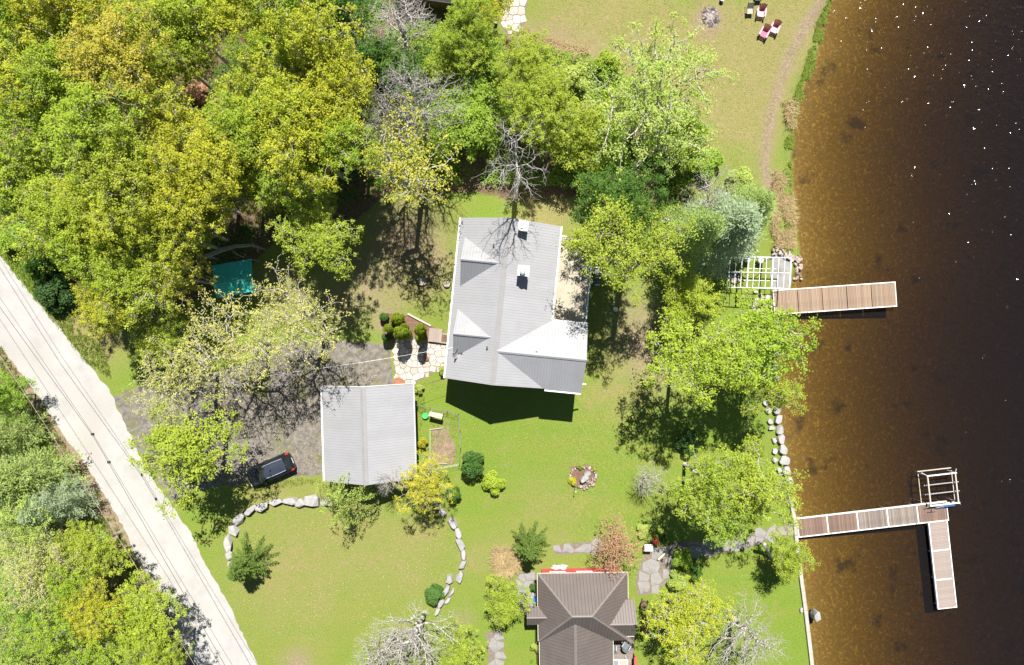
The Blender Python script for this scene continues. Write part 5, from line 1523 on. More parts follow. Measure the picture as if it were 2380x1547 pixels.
for k in range(34):
    t = rr.random()
    u = 1790 + 66 * t + rr.uniform(-4, 10); v = 583 + 30 * t * t + rr.uniform(-6, 10)
    items.append((u, v, rr.uniform(.25, .6), rr.uniform(.22, .45), rr.uniform(.15, .4), rr.uniform(0, 180), 0, M[rr.choice(('limestone', 'rock_pink', 'rock_pink'))]))
for k in range(26):
    items.append((1850 + rr.uniform(-6, 12), 612 + rr.uniform(-20, 40), rr.uniform(.25, .5), rr.uniform(.2, .4), rr.uniform(.15, .35), rr.uniform(0, 180), 0, M[rr.choice(('rock_pink', 'rock_brown', 'rock_pink'))]))
stone_row('rock_bank', 'pinkish rocks heaped on the shore above the metal canopy frame', 'rocks', items, M['rock_pink'], 38)
rr = random.Random(39)
items = [(1770 + rr.uniform(-18, 22), 690 + rr.uniform(-12, 45), rr.uniform(.35, .75), rr.uniform(.3, .6), rr.uniform(.1, .2), rr.uniform(0, 180)) for k in range(22)]
stone_row('stepping_stones', 'white stepping stones on the bank beside the plank dock', 'stones', items, M['flagstone'], 40)
# rough stone shore wall, then cast blocks
rr = random.Random(41)
items = []
for (u, v) in ((1806, 760), (1801, 790), (1797, 820), (1794, 850), (1796, 880), (1798, 905), (1801, 930), (1804, 952), (1807, 975), (1810, 998), (1814, 1020), (1817, 1045), (1821, 1070), (1825, 1095), (1829, 1118)):
    items.append((u, v, 1.05, rr.uniform(.8, 1.1), .45, 80 + rr.uniform(-12, 12), 0))
    items.append((u - 18 + rr.uniform(-5, 3), v + rr.uniform(-8, 8), .7, rr.uniform(.45, .7), .3, rr.uniform(0, 180), 0))
stone_row('shore_stones', 'rough pale stone shore wall under the lakeside maples', 'stone wall', items, M['limestone'], 42)
sw = empty('sea_wall', G(1850, 1300), 0, 'pale block sea wall along the lower lawn edge', 'sea wall')
wl = [(1838, 1132), (1846, 1170), (1854, 1211), (1857, 1245), (1861, 1285), (1867, 1330), (1873, 1375), (1879, 1420), (1885, 1470), (1891, 1520), (1897, 1575), (1905, 1640), (1925, 1800)]
for (a, b) in zip(wl[:-1], wl[1:]):
    p, q = P3(a[0] - 6, a[1], -1.0), P3(b[0] - 6, b[1], -1.0)
    d = (q - p).normalized() * .012
    o = MB().bar(p + d - Vector((0, 0, .45)) - sw.location, q - d - Vector((0, 0, .45)) - sw.location, .34, .95).build('wall_block', M['sea_concrete'], sw, bevel=0.02)
stone_row('shore_boulder', 'grey boulder leaning on the sea wall at the water', 'boulder', [(1884, 1420, 1.0, .75, 1.0, 80, .55), (1862, 1418, .6, .4, .2, 90, 0)], M['limestone'], 44)


# ------------------------------------------------------------------ docks
def dock(name, label, a, b, width, sections, plankm, z, framew=0.09, gap=None, legs=3):
    """planked dock from a to b (end centres, metres): edge boards, cross boards, planks, pipe legs"""
    a = Vector((a[0], a[1], 0)); b = Vector((b[0], b[1], 0)); L = (b - a).length
    ang = math.atan2(b.y - a.y, b.x - a.x)
    root = empty(name, (a.x, a.y, z), ang, label, 'dock')
    for s in (-1, 1):
        MB().box(0, L, s * width / 2 - framew / 2, s * width / 2 + framew / 2, -.16, .035).build('edge_board', M['trim_white'], root)
    pw = 0.14
    for i in range(sections + 1):
        x = i * L / sections
        w = .05 if 0 < i < sections else .06
        x0, x1 = max(0, x - w), min(L, x + w)
        if gap == 'thin' and 0 < i < sections: continue
        MB().box(x0, x1, -width / 2 + framew / 2, width / 2 - framew / 2, -.15, .022).build('cross_board', M['trim_white'], root)
    cache = {}
    for i in range(sections):
        x0 = i * L / sections + (.055 if gap != 'thin' else .03); x1 = (i + 1) * L / sections - (.055 if gap != 'thin' else .03)
        n = round((x1 - x0) / pw); w = (x1 - x0) / n
        key = round(w, 4)
        if key not in cache:
            cache[key] = MB().box(-w / 2 + .006, w / 2 - .006, -width / 2 + framew / 2 + .004, width / 2 - framew / 2 - .004, -.03, 0).mesh('plank')
        for j in range(n):
            m = plankm[i % len(plankm)] if isinstance(plankm, list) else plankm
            o = link('plank', cache[key], M['wood_tan'], root, (x0 + (j + .5) * w, 0, random.Random(i * 100 + j).uniform(-.003, .004)))
            o.material_slots[0].link = 'OBJECT'; o.material_slots[0].material = M[m]
    for i in range(legs):
        x = .4 + i * (L - .8) / (legs - 1)
        for s in (-1, 1):
            MB().tube([(x, s * (width / 2 - .03), -3.2), (x, s * (width / 2 - .03), .12)], .03, 6).build('leg', M['galvanised'], root)
    return root


dock('plank_dock', 'straight tan plank dock with white edges below the metal canopy frame', (24.2, 2.78), (35.55, 3.56), 2.22, 5, 'wood_tan', -0.95, gap='thin', legs=5)
dock('long_dock', 'long reddish plank dock reaching out from the sea wall', (26.45, -18.10), (40.35, -16.50), 1.72, 5, ['wood_red', 'wood_red', 'wood_grey', 'wood_grey', 'wood_red'], -1.0, legs=6)
dock('side_dock', 'pale plank dock arm set square to the long reddish dock', (39.42, -17.45), (40.32, -25.55), 1.70, 3, 'wood_pale', -1.0, legs=4)

# boat lift with its wheel
def boat_lift():
    p = P3(2184, 1135, -0.9)
    r = empty('boat_lift', p, math.radians(6.5), 'aluminium boat lift standing in the water at the end of the long dock', 'boat lift')
    X, Y = 1.28, 1.38
    for sx in (-1, 1):
        for sy in (-1, 1):
            MB().tube([(sx * X, sy * Y, -2.8), (sx * X, sy * Y, .55)], .055, 8).build('post', M['galvanised'], r)
            MB().bar((sx * X, sy * Y, .50), (sx * (X + .34), sy * (Y + .28), .18), .05).build('brace', M['galvanised'], r)
    for sy in (-1, 1):
        MB().bar((-X - .1, sy * Y, .52), (X + .1, sy * Y, .52), .10, .12).build('top_beam', M['white_metal'], r)
        MB().bar((-X - .3, sy * (Y + .22), -.55), (X + .3, sy * (Y + .22), -.55), .08).build('lower_beam', M['timber_weathered'], r)
    for sx in (-1, 1):
        MB().bar((sx * X, -Y, .46), (sx * X, Y, .46), .11, .12).build('side_beam', M['timber_weathered'], r)
        MB().bar((sx * (X + .28), -Y, -.5), (sx * (X + .28), Y, -.5), .06).build('lower_rail', M['timber_weathered'], r)
    for y in (-.42, .42):
        MB().bar((-X - .2, y, .1), (X + .45, y, .1), .07).build('bunk', M['galvanised'], r)
    w = MB().ring((0, 0, 0), .42, .022, 22, 6)
    for k in range(5):
        a = k * 2 * math.pi / 5
        w.bar((0, 0, 0), (.42 * math.cos(a), .42 * math.sin(a), 0), .025)
    o = w.build('wheel', M['galvanised'], r, loc=(-.85, -Y - .16, .95)); o.rotation_euler = (math.radians(58), 0, 0)
    MB().tube([(-.85, -Y - .1, .55), (-.85, -Y - .16, .95)], .03, 6).build('wheel_post', M['galvanised'], r)
    mk('lift_blue', (0.03, 0.12, 0.36), (0.02, 0.08, 0.26), 3, 0.5)
    MB().bar((-.6, -Y - .24, .30), (1.0, -Y - .24, .30), .12, .12).build('blue_bumper', M['lift_blue'], r)


boat_lift()


def canopy_frame():
    z = 1.55
    c = [P3(1697, 597.4, z), P3(1839, 600, z), P3(1834.7, 671.7, z), P3(1692.5, 668.5, z)]
    o = sum(c, Vector()) / 4
    g = float(gz(o.x, o.y))
    r = empty('canopy_frame', (o.x, o.y, g), 0, 'white metal canopy frame without its cover at the lake bank', 'boat canopy')
    c = [p - Vector((o.x, o.y, g)) for p in c]
    L = lambda a, b, t: a.lerp(b, t)
    for i in range(4):
        MB().tube([c[i], c[(i + 1) % 4]], .055, 6).build('edge_tube', M['white_metal'], r)
    for k in range(1, 10):
        t = k / 10
        MB().tube([L(c[0], c[1], t), L(c[3], c[2], t)], .030, 5).build('cross_tube', M['white_metal'], r)
    MB().tube([L(c[0], c[3], .5) + Vector((0, 0, .12)), L(c[1], c[2], .5) + Vector((0, 0, .12))], .035, 5).build('ridge_tube', M['white_metal'], r)
    for f, t0, t1 in ((.36, .3, .8), (.75, .26, .82)):
        MB().tube([L(L(c[0], c[1], t0), L(c[3], c[2], t0), f) - Vector((0, 0, .3)), L(L(c[0], c[1], t1), L(c[3], c[2], t1), f) - Vector((0, 0, .3))], .03, 5).build('long_tube', M['white_metal'], r)
    for t in (.31, .71):
        for s in (0.02, 0.98):
            p = L(L(c[0], c[1], t), L(c[3], c[2], t), s)
            MB().box(p.x - .06, p.x + .06, p.y - .06, p.y + .06, -.5, p.z).build('post', M['white_metal'], r)
        MB().bar(L(L(c[0], c[1], t), L(c[3], c[2], t), 0) - Vector((0, 0, .12)), L(L(c[0], c[1], t), L(c[3], c[2], t), 1) - Vector((0, 0, .12)), .10, .12).build('beam', M['white_metal'], r)
        for s, e in ((0.02, .35), (.98, .65)):
            MB().tube([L(L(c[0], c[1], t), L(c[3], c[2], t), s) - Vector((0, 0, 1.0)), L(L(c[0], c[1], t + (.14 if t < .5 else -.14)), L(c[3], c[2], t + (.14 if t < .5 else -.14)), s) - Vector((0, 0, .05))], .025, 5).build('brace', M['white_metal'], r)
    for (u, v) in ((1722, 602), (1752, 604)):
        p = P3(u, v, 0.2) - Vector((o.x, o.y, g))
        MB().lathe([(.22, -.4), (.26, -.35), (.28, .1), (.24, .15)], 10, (p.x + .9, p.y, 0.6)).build('float', M['galvanised'], r)


canopy_frame()

# fire ring below the frame
def fire_ring():
    p = G(1708, 645)
    r = empty('fire_ring', p, 0, 'round stone fire ring in shade under the metal canopy frame', 'fire ring')
    rng = random.Random(51)
    for k in range(11):
        a = k / 11 * 6.283
        o = link('stone', stone_mesh(rng, .34, .24, .26, 14), M['rock_pink'], r); o.location = (.52 * math.cos(a), .52 * math.sin(a), -.02); o.rotation_euler = (0, 0, a + 1.57)
    mk('ash', (0.30, 0.28, 0.27), (0.16, 0.15, 0.14), 8, 0.95, 0.5)
    MB().lathe([(.46, 0), (.46, .06), (.2, .09)], 14).build('ash_bed', M['ash'], r)


fire_ring()


# ------------------------------------------------------------------ car
def car():
    mk('car_paint', (0.012, 0.013, 0.016), (0.009, 0.010, 0.012), 2, 0.18, spec=0.6)
    mk('car_roof', (0.030, 0.036, 0.055), (0.024, 0.029, 0.045), 2, 0.22, spec=0.7)
    mk('car_glass', (0.016, 0.022, 0.022), (0.012, 0.017, 0.017), 2, 0.08, spec=0.6)
    mk('tyre', (0.02, 0.02, 0.02), (0.012, 0.012, 0.012), 8, 0.9)
    mk('tail_red', (0.50, 0.02, 0.025), (0.35, 0.01, 0.015), 4, 0.25, spec=0.5)
    mk('lamp_clear', (0.55, 0.57, 0.58), (0.45, 0.47, 0.48), 4, 0.15, spec=0.6)
    p = G(634, 1089)
    ang = math.atan2(-0.385, -0.92)
    r = empty('parked_car', p, ang, 'black hatchback car with red tail lamps parked on the gravel driveway', 'car')
    # stations along the length (front is +x): x, half width low, half width waist, z bottom, z waist
    st = [(2.16, .50, .54, .34, .58), (2.08, .70, .72, .24, .70), (1.80, .82, .84, .20, .80), (1.20, .87, .89, .20, .90), (.70, .89, .90, .20, .96), (-.20, .90, .91, .20, .99), (-1.20, .89, .90, .20, 1.02), (-1.80, .86, .87, .24, 1.02), (-2.08, .78, .80, .30, .98), (-2.18, .62, .66, .38, .84)]
    mb = MB(); ring = 8
    for (x, w0, w1, z0, z1) in st:
        zm = z0 + (z1 - z0) * .55
        mb.v += [(x, -w0 * .85, z0), (x, -w0, z0 + .10), (x, -w1, zm), (x, -w1 * .93, z1), (x, w1 * .93, z1), (x, w1, zm), (x, w0, z0 + .10), (x, w0 * .85, z0)]
    for i in range(len(st) - 1):
        for k in range(ring):
            a, b = i * ring + k, i * ring + (k + 1) % ring
            mb.f.append((a, b, b + ring, a + ring))
    mb.f.append(tuple(reversed(range(ring)))); mb.f.append(tuple((len(st) - 1) * ring + k for k in range(ring)))
    body = mb.build('body', M['car_paint'], r, smooth=True)
    body.data.update()
    # cabin: glass house and roof skin
    low = [(1.02, .70, .95), (-1.98, .72, 1.00)]
    A = [(1.02, -.74), (1.02, .74), (-2.02, .70), (-2.02, -.70)]; B = [(.30, -.57), (.30, .57), (-1.62, .55), (-1.62, -.55)]
    zb = [.93, .93, 1.0, 1.0]; zt = [1.42, 1.42, 1.44, 1.44]
    vs = [(x, y, z) for (x, y), z in zip(A, zb)] + [(x, y, z) for (x, y), z in zip(B, zt)]
    MB().add([vs[0], vs[1], vs[5], vs[4]], [(0, 1, 2, 3)]).build('windshield', M['car_glass'], r)
    MB().add([vs[2], vs[3], vs[7], vs[6]], [(0, 1, 2, 3)]).build('rear_window', M['car_glass'], r)
    MB().add([vs[1], vs[2], vs[6], vs[5]], [(0, 1, 2, 3)]).build('side_window', M['car_glass'], r)
    MB().add([vs[3], vs[0], vs[4], vs[7]], [(0, 1, 2, 3)]).build('side_window', M['car_glass'], r)
    for (i, j) in ((0, 4), (1, 5), (2, 6), (3, 7)):
        MB().bar(vs[i], vs[j], .075).build('pillar', M['car_paint'], r)
    # slightly domed roof skin
    rv = []; nx, ny = 6, 5
    for i in range(nx + 1):
        for j in range(ny + 1):
            s, t = i / nx, j / ny
            x = .36 + (-1.70 - .36) * s; y = (-.60 + 1.20 * t) * (1 - .03 * s)
            rv.append((x, y, 1.435 + .075 * (1 - (2 * t - 1) ** 2) * (1 - .45 * (2 * s - 1) ** 2)))
    rf = [(i * (ny + 1) + j, i * (ny + 1) + j + 1, (i + 1) * (ny + 1) + j + 1, (i + 1) * (ny + 1) + j) for i in range(nx) for j in range(ny)]
    MB().add(rv, rf).build('roof', M['car_roof'], r, smooth=True)
    for s in (-1, 1):
        MB().tube([(.25, s * .56, 1.50), (-.7, s * .57, 1.53), (-1.6, s * .55, 1.50)], .022, 6).build('roof_rail', M['galvanised'], r)
        MB().box(-2.14, -1.88, s * .74 - .09, s * .74 + .09, .80, 1.05).build('tail_lamp', M['tail_red'], r, bevel=.03)
        MB().box(1.92, 2.12, s * .62 - .14, s * .62 + .14, .60, .73).build('headlight', M['lamp_clear'], r, bevel=.03)
        MB().box(.62, .80, s * 1.00 - .10, s * 1.00 + .10, .95, 1.08).build('mirror', M['car_paint'], r, bevel=.03)
        for x in (1.35, -1.32):
            wroot = MB(); n = 18
            for yy in (s * .72, s * .92):
                for k in range(n):
                    a = 6.283 * k / n; wroot.v.append((x + .32 * math.cos(a), yy, .32 + .32 * math.sin(a)))
            wroot.f = [(k, (k + 1) % n, n + (k + 1) % n, n + k) for k in range(n)] + [tuple(range(n)), tuple(range(2 * n - 1, n - 1, -1))]
            w = wroot.build('wheel', M['tyre'], r)
            rim = MB()
            for yy in (s * .90, s * .925):
                for k in range(n):
                    a = 6.283 * k / n; rim.v.append((x + .20 * math.cos(a), yy, .32 + .20 * math.sin(a)))
            rim.f = list(wroot.f); rim.build('rim', M['galvanised'], w)
    MB().box(-2.20, -2.16, -.26, .26, .60, .72).build('plate', M['trim_white'], r)
    MB().bar((-1.70, -.50, 1.455), (-1.70, .50, 1.455), .12, .03).build('spoiler', M['car_paint'], r)
    MB().bar((-1.85, -.18, 1.30), (-1.78, .30, 1.36), .025).build('wiper', M['dark_metal'], r)
    for y in (-.35, .2):
        MB().bar((1.0, y, .965), (.80, y + .42, 1.10), .025).build('wiper', M['dark_metal'], r)
    MB().bar((1.03, -.72, .955), (1.03, .72, .955), .05, .03).build('cowl', M['dark_metal'], r)


car()


# ------------------------------------------------------------------ seats
mk('pink_sunlit', (0.500, 0.330, 0.395), (0.440, 0.280, 0.345), 4, 0.55)  # chair pink as the sun pales it, sunlight painted into the colour
mk('pink_shaded', (0.360, 0.030, 0.090), (0.300, 0.022, 0.070), 4, 0.55)  # same pink plastic, shade on the backrest painted into the colour
mk('pink_mid', (0.500, 0.110, 0.190), (0.430, 0.090, 0.160), 4, 0.55)
mk('canvas', (0.400, 0.370, 0.300), (0.340, 0.310, 0.250), 6, 0.85)
mk('grey_plastic', (0.130, 0.150, 0.165), (0.100, 0.115, 0.130), 5, 0.6)


def adirondack(u, v, deg, label, seatm):
    """slatted lawn chair: fan back, sloped seat, wide arms; faces -y before turning"""
    r = empty('lawn_chair', G(u, v), math.radians(deg), label, 'chair', 'pink lawn chairs by the fire pit')
    for i in range(5):
        t = (i - 2) / 2
        MB().bar((t * .20, .10, .30), (t * .30, .52, 1.02 - .12 * abs(t)), .105, .022, up=(0, -1, .3)).build('back_slat', M['pink_shaded'], r)
    for i in range(5):
        y = -.38 + i * .115
        MB().box(-.27, .27, y - .05, y + .05, .38 - i * .022, .402 - i * .022).build('seat_slat', M[seatm], r)
    for s in (-1, 1):
        MB().add([(s * .27, -.46, .56), (s * .42, -.46, .56), (s * .40, .36, .56), (s * .30, .36, .56), (s * .27, -.46, .585), (s * .42, -.46, .585), (s * .40, .36, .585), (s * .30, .36, .585)],
                 [(0, 1, 2, 3), (7, 6, 5, 4), (0, 4, 5, 1), (1, 5, 6, 2), (2, 6, 7, 3), (3, 7, 4, 0)]).build('armrest', M['pink_sunlit'], r)
        MB().box(s * .34 - .045, s * .34 + .045, -.44, -.36, 0, .56).build('leg', M['pink_sunlit'], r)
        MB().bar((s * .33, -.40, .34), (s * .33, .46, .02), .05, .10).build('leg', M['pink_sunlit'], r)
    MB().bar((-.30, -.43, .36), (.30, -.43, .36), .03, .10).build('front_rail', M[seatm], r)


adirondack(1766, 33, -8, 'pink lawn chair beside the beige folding chair', 'pink_sunlit')
adirondack(1773, 80, -28, 'pink lawn chair with the strongest pink seat, road side of the touching pair', 'pink_mid')
adirondack(1797, 70, -24, 'pink lawn chair on the lake side of the touching pair', 'pink_sunlit')


def folding_chair():
    r = empty('folding_chair', G(1739, 27), math.radians(3), 'beige sling folding chair with dark frame by the fire pit', 'chair')
    MB().box(-.26, .26, -.42, .02, .40, .43).build('seat', M['canvas'], r)
    MB().bar((0, .06, .46), (0, .38, .95), .52, .03, up=(0, -1, .6)).build('backrest', M['canvas'], r)
    for s in (-1, 1):
        MB().tube([(s * .29, -.42, 0), (s * .29, -.36, .60), (s * .29, .10, .60)], .018, 6).build('armrest', M['dark_metal'], r)
        MB().tube([(s * .29, .45, 0), (s * .29, .0, .41), (s * .28, -.42, .41)], .018, 6).build('leg', M['dark_metal'], r)
        MB().tube([(s * .28, .02, .42), (s * .28, .40, 1.0)], .018, 6).build('back_tube', M['dark_metal'], r)


folding_chair()


def dark_item(name, u, v, label, cat, sx, sy, h):
    r = empty(name, G(u, v), 0.1, label, cat)
    MB().box(-sx, sx, -sy, sy, h - .06, h).build('top', M['dark_metal'], r)
    for a in (-1, 1):
        for b in (-1, 1):
            MB().box(a * (sx - .04) - .025, a * (sx - .04) + .025, b * (sy - .04) - .025, b * (sy - .04) + .025, 0, h - .06).build('leg', M['dark_metal'], r)


dark_item('side_table', 1759, -1, 'dark low table cut by the top edge above the lawn chairs', 'table', .30, .30, .45)
sm = empty('bucket', G(1676, 3), 0, 'small black bucket with white lid near the fire pit', 'bucket')
MB().lathe([(.14, 0), (.17, .05), (.19, .36)], 12).build('body', M['dark_metal'], sm)
MB().lathe([(.20, .36), (.20, .40), (.08, .42)], 12).build('lid', M['trim_white'], sm)


def patio_chair(name, p, deg, label, grp, mat, z=0.0, cat='chair'):
    r = empty(name, (p[0], p[1], p[2]), math.radians(deg), label, cat, grp)
    MB().box(-.30, .30, -.30, .28, .38, .43).build('seat', M[mat], r, bevel=.02)
    bk = MB()
    n = 9; vs = []
    for i in range(n):
        a = math.pi * (0.12 + .76 * i / (n - 1))
        for (rr_, zz) in ((.30, .43), (.36, .88), (.33, .88), (.27, .43)):
            vs.append((rr_ * 1.05 * math.cos(a), .02 + rr_ * math.sin(a), zz))
    fs = []
    for i in range(n - 1):
        for k in range(4):
            a, b = i * 4 + k, i * 4 + (k + 1) % 4
            fs.append((a, b, b + 4, a + 4))
    bk.add(vs, fs + [(0, 1, 2, 3), tuple((n - 1) * 4 + k for k in (3, 2, 1, 0))]).build('backrest', M[mat], r)
    for s in (-1, 1):
        MB().box(s * .34 - .05, s * .34 + .05, -.32, .16, .60, .64).build('armrest', M['galvanised'] if mat == 'grey_plastic' else M[mat], r, bevel=.015)
        for y in (-.28, .24):
            MB().box(s * .30 - .025, s * .30 + .025, y - .025, y + .025, 0, .6 if y < 0 else .40).build('leg', M[mat], r)


g_ = 'grey patio chairs below the house deck'
patio_chair('patio_chair', G(1386, 632), 92, 'grey patio chair beside the house deck, up-sun one of two', g_, 'grey_plastic')
patio_chair('patio_chair', G(1385, 655), 88, 'grey patio chair beside the house deck, down-sun one of two', g_, 'grey_plastic')
g2 = 'chairs on the brown-roofed house terrace'
patio_chair('terrace_chair', NB + Vector((3.75, -3.6, .02)), 180, 'dark terrace chair against the wall of the brown-roofed house', g2, 'grey_plastic')
patio_chair('terrace_chair', NB + Vector((4.95, -3.4, .02)), 150, 'dark terrace chair on the lake side of the terrace', g2, 'grey_plastic')
t = empty('glass_table', NB + Vector((4.3, -5.0, .02)), 0, 'white framed glass-topped table on the terrace', 'table')
mk('table_grey', (0.20, 0.225, 0.24), (0.17, 0.19, 0.205), 3, 0.25, spec=0.6)
MB().box(-.72, -.03, -.5, .5, .70, .72).build('table_top', M['table_grey'], t)
MB().box(.03, .72, -.5, .5, .70, .72).build('table_top', M['deck_beige'], t)
for (a, b) in (((-.76, -.52, .72), (.76, -.52, .72)), ((-.76, .52, .72), (.76, .52, .72)), ((-.76, -.52, .72), (-.76, .52, .72)), ((.76, -.52, .72), (.76, .52, .72)), ((0, -.52, .72), (0, .52, .72))):
    MB().bar(a, b, .09, .06).build('rim', M['trim_white'], t)
for a in (-.7, .7):
    for b in (-.46, .46):
        MB().box(a - .03, a + .03, b - .03, b + .03, 0, .69).build('leg', M['trim_white'], t)
patio_chair('wicker_chair', G(1495, 1400), 70, 'dark brown wicker chair on the patio beside the brown-roofed house', 'wicker chairs on the neighbour patio', 'wood_brown')
patio_chair('wicker_chair', G(1500, 1432), 100, 'dark brown wicker chair farther down beside the golden tree', 'wicker chairs on the neighbour patio', 'wood_brown')
patio_chair('wicker_chair', G(1497, 1462), 80, 'dark brown wicker chair lowest of the three by the wall', 'wicker chairs on the neighbour patio', 'wood_brown')


# ------------------------------------------------------------------ fire pit of ash and sticks
def fire_pit():
    p = G(1650, 40)
    r = empty('fire_pit', p, 0, 'ash heap of a burnt-out fire on the upper lawn', 'fire pit')
    mk('ash_pale', (0.36, 0.31, 0.28), (0.17, 0.145, 0.14), 5, 0.95, 0.6, detail=8)
    mk('charred', (0.13, 0.115, 0.12), (0.05, 0.045, 0.048), 8, 0.95, 0.4)
    rng = random.Random(61)
    vs = [(0, 0, .16)]; n = 22
    for k in range(n):
        a = 6.283 * k / n; q = rng.uniform(.8, 1.1)
        vs.append((.55 * q * math.cos(a), .6 * q * math.sin(a), .10 + rng.uniform(-.03, .03)))
    for k in range(n):
        a = 6.283 * k / n; q = rng.uniform(.88, 1.08)
        vs.append((.86 * q * math.cos(a), .98 * q * math.sin(a), -.01))
    fs = [(0, 1 + k, 1 + (k + 1) % n) for k in range(n)] + [(1 + k, 1 + n + k, 1 + n + (k + 1) % n, 1 + (k + 1) % n) for k in range(n)]
    MB().add(vs, fs).build('ash_bed', M['ash_pale'], r)
    for k in range(90):
        a = rng.uniform(0, 6.283); q = rng.uniform(.2, .85) ** .7 * .9
        x, y = q * math.cos(a), q * 1.1 * math.sin(a); b = rng.uniform(0, 6.283); L = rng.uniform(.08, .26)
        z = .15 * (1 - q) + .04
        MB().bar((x - L * math.cos(b), y - L * math.sin(b), z), (x + L * math.cos(b), y + L * math.sin(b), z + rng.uniform(-.02, .08)), rng.uniform(.02, .045)).build('stick', M['charred' if q > .5 or rng.random() < .3 else 'ash_pale'], r)


fire_pit()


# ------------------------------------------------------------------ garden and yard things
def arbour():
    r = empty('work_bench', G(1016, 962), math.radians(-14), 'weathered wooden bench frame casting a long shadow in the garden', 'bench')
    for y in (-.14, 0.0, .14):
        MB().box(-.62, .62, y - .06, y + .06, 1.12, 1.16).build('top_board', M['timber_weathered'], r)
    for s in (-1, 1):
        for y in (-.12, .12):
            MB().bar((s * .5, y, 1.12), (s * .55, y * 1.6, 0), .07).build('leg', M['timber_weathered'], r)
        MB().bar((s * .53, -.16, .5), (s * .53, .16, .5), .05).build('brace', M['timber_weathered'], r)
    MB().bar((-.53, 0, .5), (.53, 0, .5), .05).build('stretcher', M['timber_weathered'], r)
    MB().bar((-.5, .14, 1.0), (.45, .14, .5), .04).build('brace', M['timber_weathered'], r)


arbour()


def wire_fence():
    pts = [(972, 940), (1000, 948), (1040, 955), (1066, 962), (1070, 1000), (1071, 1040), (1068, 1078), (1030, 1085), (1002, 1088)]
    o = G(1040, 1020)
    r = empty('wire_fence', o, 0, 'low wire mesh fence with thin posts around the vegetable garden', 'fence')
    P = [G(*p) - o for p in pts]
    for p in P:
        MB().tube([p, p + Vector((0, 0, 1.0))], .025, 5).build('post', M['wood_grey'], r)
    for a, b in zip(P[:-1], P[1:]):
        w = MB()
        for z in (.1, .3, .5, .7, .95):
            w.tube([a + Vector((0, 0, z)), b + Vector((0, 0, z))], .005, 3, False)
        n = max(2, int((b - a).length / .18))
        for i in range(1, n):
            q = a.lerp(b, i / n); w.tube([q + Vector((0, 0, .08)), q + Vector((0, 0, .96))], .004, 3, False)
        k = w.build('wire_mesh', M['galvanised'], r); k['kind'] = 'stuff'


wire_fence()
for i, (u, v, u2, v2, lab) in enumerate(((1000, 1000, 1000, 1078, 'weathered board edging the vegetable bed, garage side'), (1000, 1079, 1040, 1078, 'weathered board closing the lower end of the vegetable bed'), (998, 999, 1030, 995, 'weathered board at the upper end of the vegetable bed'))):
    a, b = G(u, v), G(u2, v2)
    MB().bar((0, 0, .07), tuple(b - a + Vector((0, 0, .07))), .05, .14).build('bed_board', M['timber_weathered'], None, loc=a)
    tag(bpy.context.scene.objects[-1] if False else COL.objects[-1], lab, 'board', 'boards round the vegetable bed')

mk('green_plastic', (0.06, 0.42, 0.12), (0.04, 0.33, 0.09), 4, 0.5)
b = empty('garden_tub', G(989, 966), 0, 'bright green round plastic tub in the garden weeds', 'tub')
MB().lathe([(.16, 0), (.24, .02), (.27, .32)], 14).build('body', M['green_plastic'], b)
MB().ring((0, 0, .32), .27, .025, 16, 5).build('rim', M['green_plastic'], b)

mk('stump_wood', (0.34, 0.30, 0.26), (0.22, 0.19, 0.16), 9, 0.9, 0.4)
for (u, v, rad, lab) in ((983, 655, .44, 'larger cut tree stump on the shaded lawn, road side'), (1039, 661, .36, 'smaller cut tree stump close to the house wall')):
    s = empty('tree_stump', G(u, v), 0.4, lab, 'stump', 'stumps beside the house')
    rng = random.Random(int(u)); n = 14
    prof = [rng.uniform(.86, 1.1) for _ in range(n)]
    MB().prism([(rad * prof[k] * math.cos(6.283 * k / n), rad * prof[k] * math.sin(6.283 * k / n)) for k in range(n)], -.1, .24).build('bark', M['bark_brown'], s)
    MB().prism([(rad * .93 * prof[k] * math.cos(6.283 * k / n), rad * .93 * prof[k] * math.sin(6.283 * k / n)) for k in range(n)], .24, .25).build('cut_face', M['stump_wood'], s)

# entrance: timber step, planter box, retaining board, rusty ornaments
st = empty('entrance_step', G(1013, 780), math.radians(-6), 'pinkish timber entrance step platform beside the golden cedars', 'step')
MB().box(-.62, .62, -.62, .62, 0, .34).build('platform', M['wood_brown'], st)
for k in range(8):
    MB().box(-.60 + k * .15 + .006, -.45 + k * .15 - .006, -.62, .62, .34, .37).build('plank', M['wood_pale'], st)
pl = empty('planter_box', G(1034, 787), math.radians(-6), 'brown planter box between the step and the house wall', 'planter')
MB().box(-.36, .36, -.40, .36, 0, .30).build('soil', M['mulch'], pl)
for (a, b_) in (((-.38, -.42, .18), (.38, -.42, .18)), ((-.38, .38, .18), (.38, .38, .18)), ((-.38, -.42, .18), (-.38, .38, .18)), ((.38, -.42, .18), (.38, .38, .18))):
    MB().bar(a, b_, .06, .36).build('board', M['timber_weathered'], pl)
rb = MB().bar(G(948, 730), G(1002, 758), .14, .34).build('retaining_board', M['timber_weathered']); tag(rb, 'weathered timber edging above the entrance bed', 'edging')
mk('rust', (0.300, 0.130, 0.070), (0.200, 0.085, 0.050), 6, 0.85, 0.3)
rt = empty('rust_table', G(929, 890), 0, 'round rusty metal table top beside the garage', 'table')
MB().lathe([(.50, .50), (.52, .51), (.52, .54), (.5, .55)], 22).build('table_top', M['rust'], rt)
for k in range(3):
    a = 2.1 * k; MB().tube([(.1 * math.cos(a), .1 * math.sin(a), .5), (.4 * math.cos(a), .4 * math.sin(a), 0)], .02, 5).build('leg', M['rust'], rt)
cg = empty('stone_planter', G(992, 833), 0.3, 'small rust-brown pot on the flagstones', 'planter')
